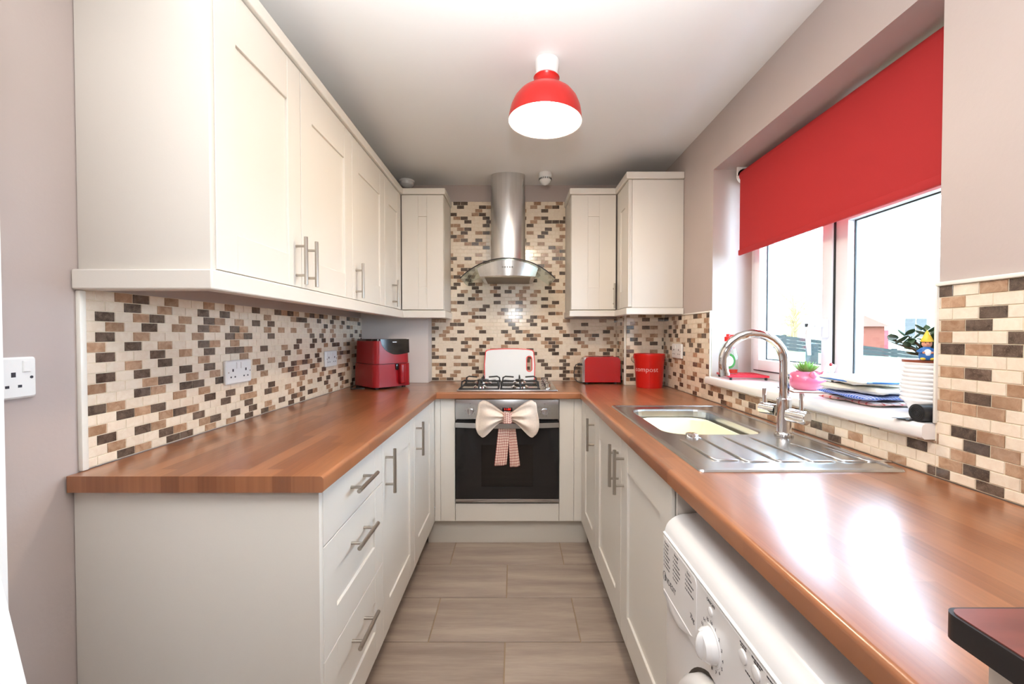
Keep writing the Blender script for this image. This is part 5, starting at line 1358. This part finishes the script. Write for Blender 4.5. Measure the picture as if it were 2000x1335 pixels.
m_ = MB(); m_.add([(19, 25.4, 2.6), (32.5, 25.4, 2.6), (32.5, 33.5, 2.6), (19, 33.5, 2.6), (22.5, 29.5, 5.6), (29.5, 29.5, 5.6)], [(0, 1, 5, 4), (1, 2, 5), (2, 3, 4, 5), (3, 0, 4), (3, 2, 1, 0)]); m_.build('roof', 'roof_tile', hs)
MB().box(19.2, 21.8, 24.6, 25.99, -0.95, 1.7).build('porch', 'house_brick', hs)
m_ = MB(); m_.add([(19.0, 24.4, 1.7), (22.0, 24.4, 1.7), (22.0, 26.0, 1.7), (19.0, 26.0, 1.7), (20.5, 25.9, 2.9)], [(0, 1, 4), (1, 2, 4), (3, 0, 4), (2, 3, 4), (3, 2, 1, 0)]); m_.build('porch_roof', 'house_brick', hs)
for x in (24.2, 26.6, 28.8):
    wv_ = MB().box(x, x + 1.5, 25.95, 26.02, 1.0, 2.3).build('window', 'upvc', hs)
    for j in range(2): MB().box(x + 0.08 + j * 0.7, x + 0.70 + j * 0.7, 25.93, 25.96, 1.08, 2.22).build('pane', 'house_glass', wv_)
dr2 = MB().box(22.45, 23.25, 25.94, 26.02, -0.9, 1.5).build('front_door', 'red_dark', hs)
tr = thing('garden_tree', 'pale leafless tree beyond the fence', 'tree', (11.5, 17, 0.6))
rt = random.Random(8); m_ = MB(); m_.tube([(11.3, 17, 0.4), (11.4, 17, 1.4), (11.35, 17, 2.4)], [0.14, 0.11, 0.09], 8); m_.build('trunk', 'bark', tr)
m_ = MB()
for k in range(60):
    z = rt.uniform(1.0, 2.6); a = rt.uniform(0, 6.28); L_ = rt.uniform(0.6, 1.9)
    p0 = Vector((11.37, 17, z)); p2 = p0 + Vector((math.cos(a) * L_, math.sin(a) * L_, rt.uniform(-0.1, 0.9) * L_)); p1 = (p0 + p2) / 2 + Vector((rt.uniform(-.2, .2), 0, rt.uniform(0, .25)))
    m_.tube([p0, p1, p2], [0.03, 0.018, 0.006], 5)
    for j in range(4):
        q0 = p1.lerp(p2, rt.random()); q1 = q0 + Vector((rt.uniform(-.4, .4), rt.uniform(-.4, .4), rt.uniform(-.1, .5))); m_.tube([q0, q1], [0.010, 0.004], 4)
m_.build('branches', 'twig', tr, ang=60)
ro = random.Random(14)
for k, (px, py, Y) in enumerate(((1700, 735, 4.6), (1728, 744, 4.0), (1752, 736, 5.2), (1668, 722, 5.8), (1590, 728, 5.4))):
    P_ = at(px, py, Y); bm = bmesh.new(); bmesh.ops.create_icosphere(bm, subdivisions=2, radius=0.17)
    for v in bm.verts: v.co = Vector((P_.x + v.co.x * 1.3, P_.y + v.co.y, P_.z + v.co.z * 0.6)) + Vector((ro.uniform(-.02, .02),) * 3)
    places = ('behind the folded cloths', 'just right of the one behind the folded cloths', 'farthest right in the border', 'left of the folded cloths', 'behind the pink pot')
    mesh_thing(MB().bm(bm), 'rockery_stone', 'path_stone', 'pale rockery stone outside the window, ' + places[k], 'stone', (P_.x, P_.y, P_.z - 0.1), 'rockery stones')
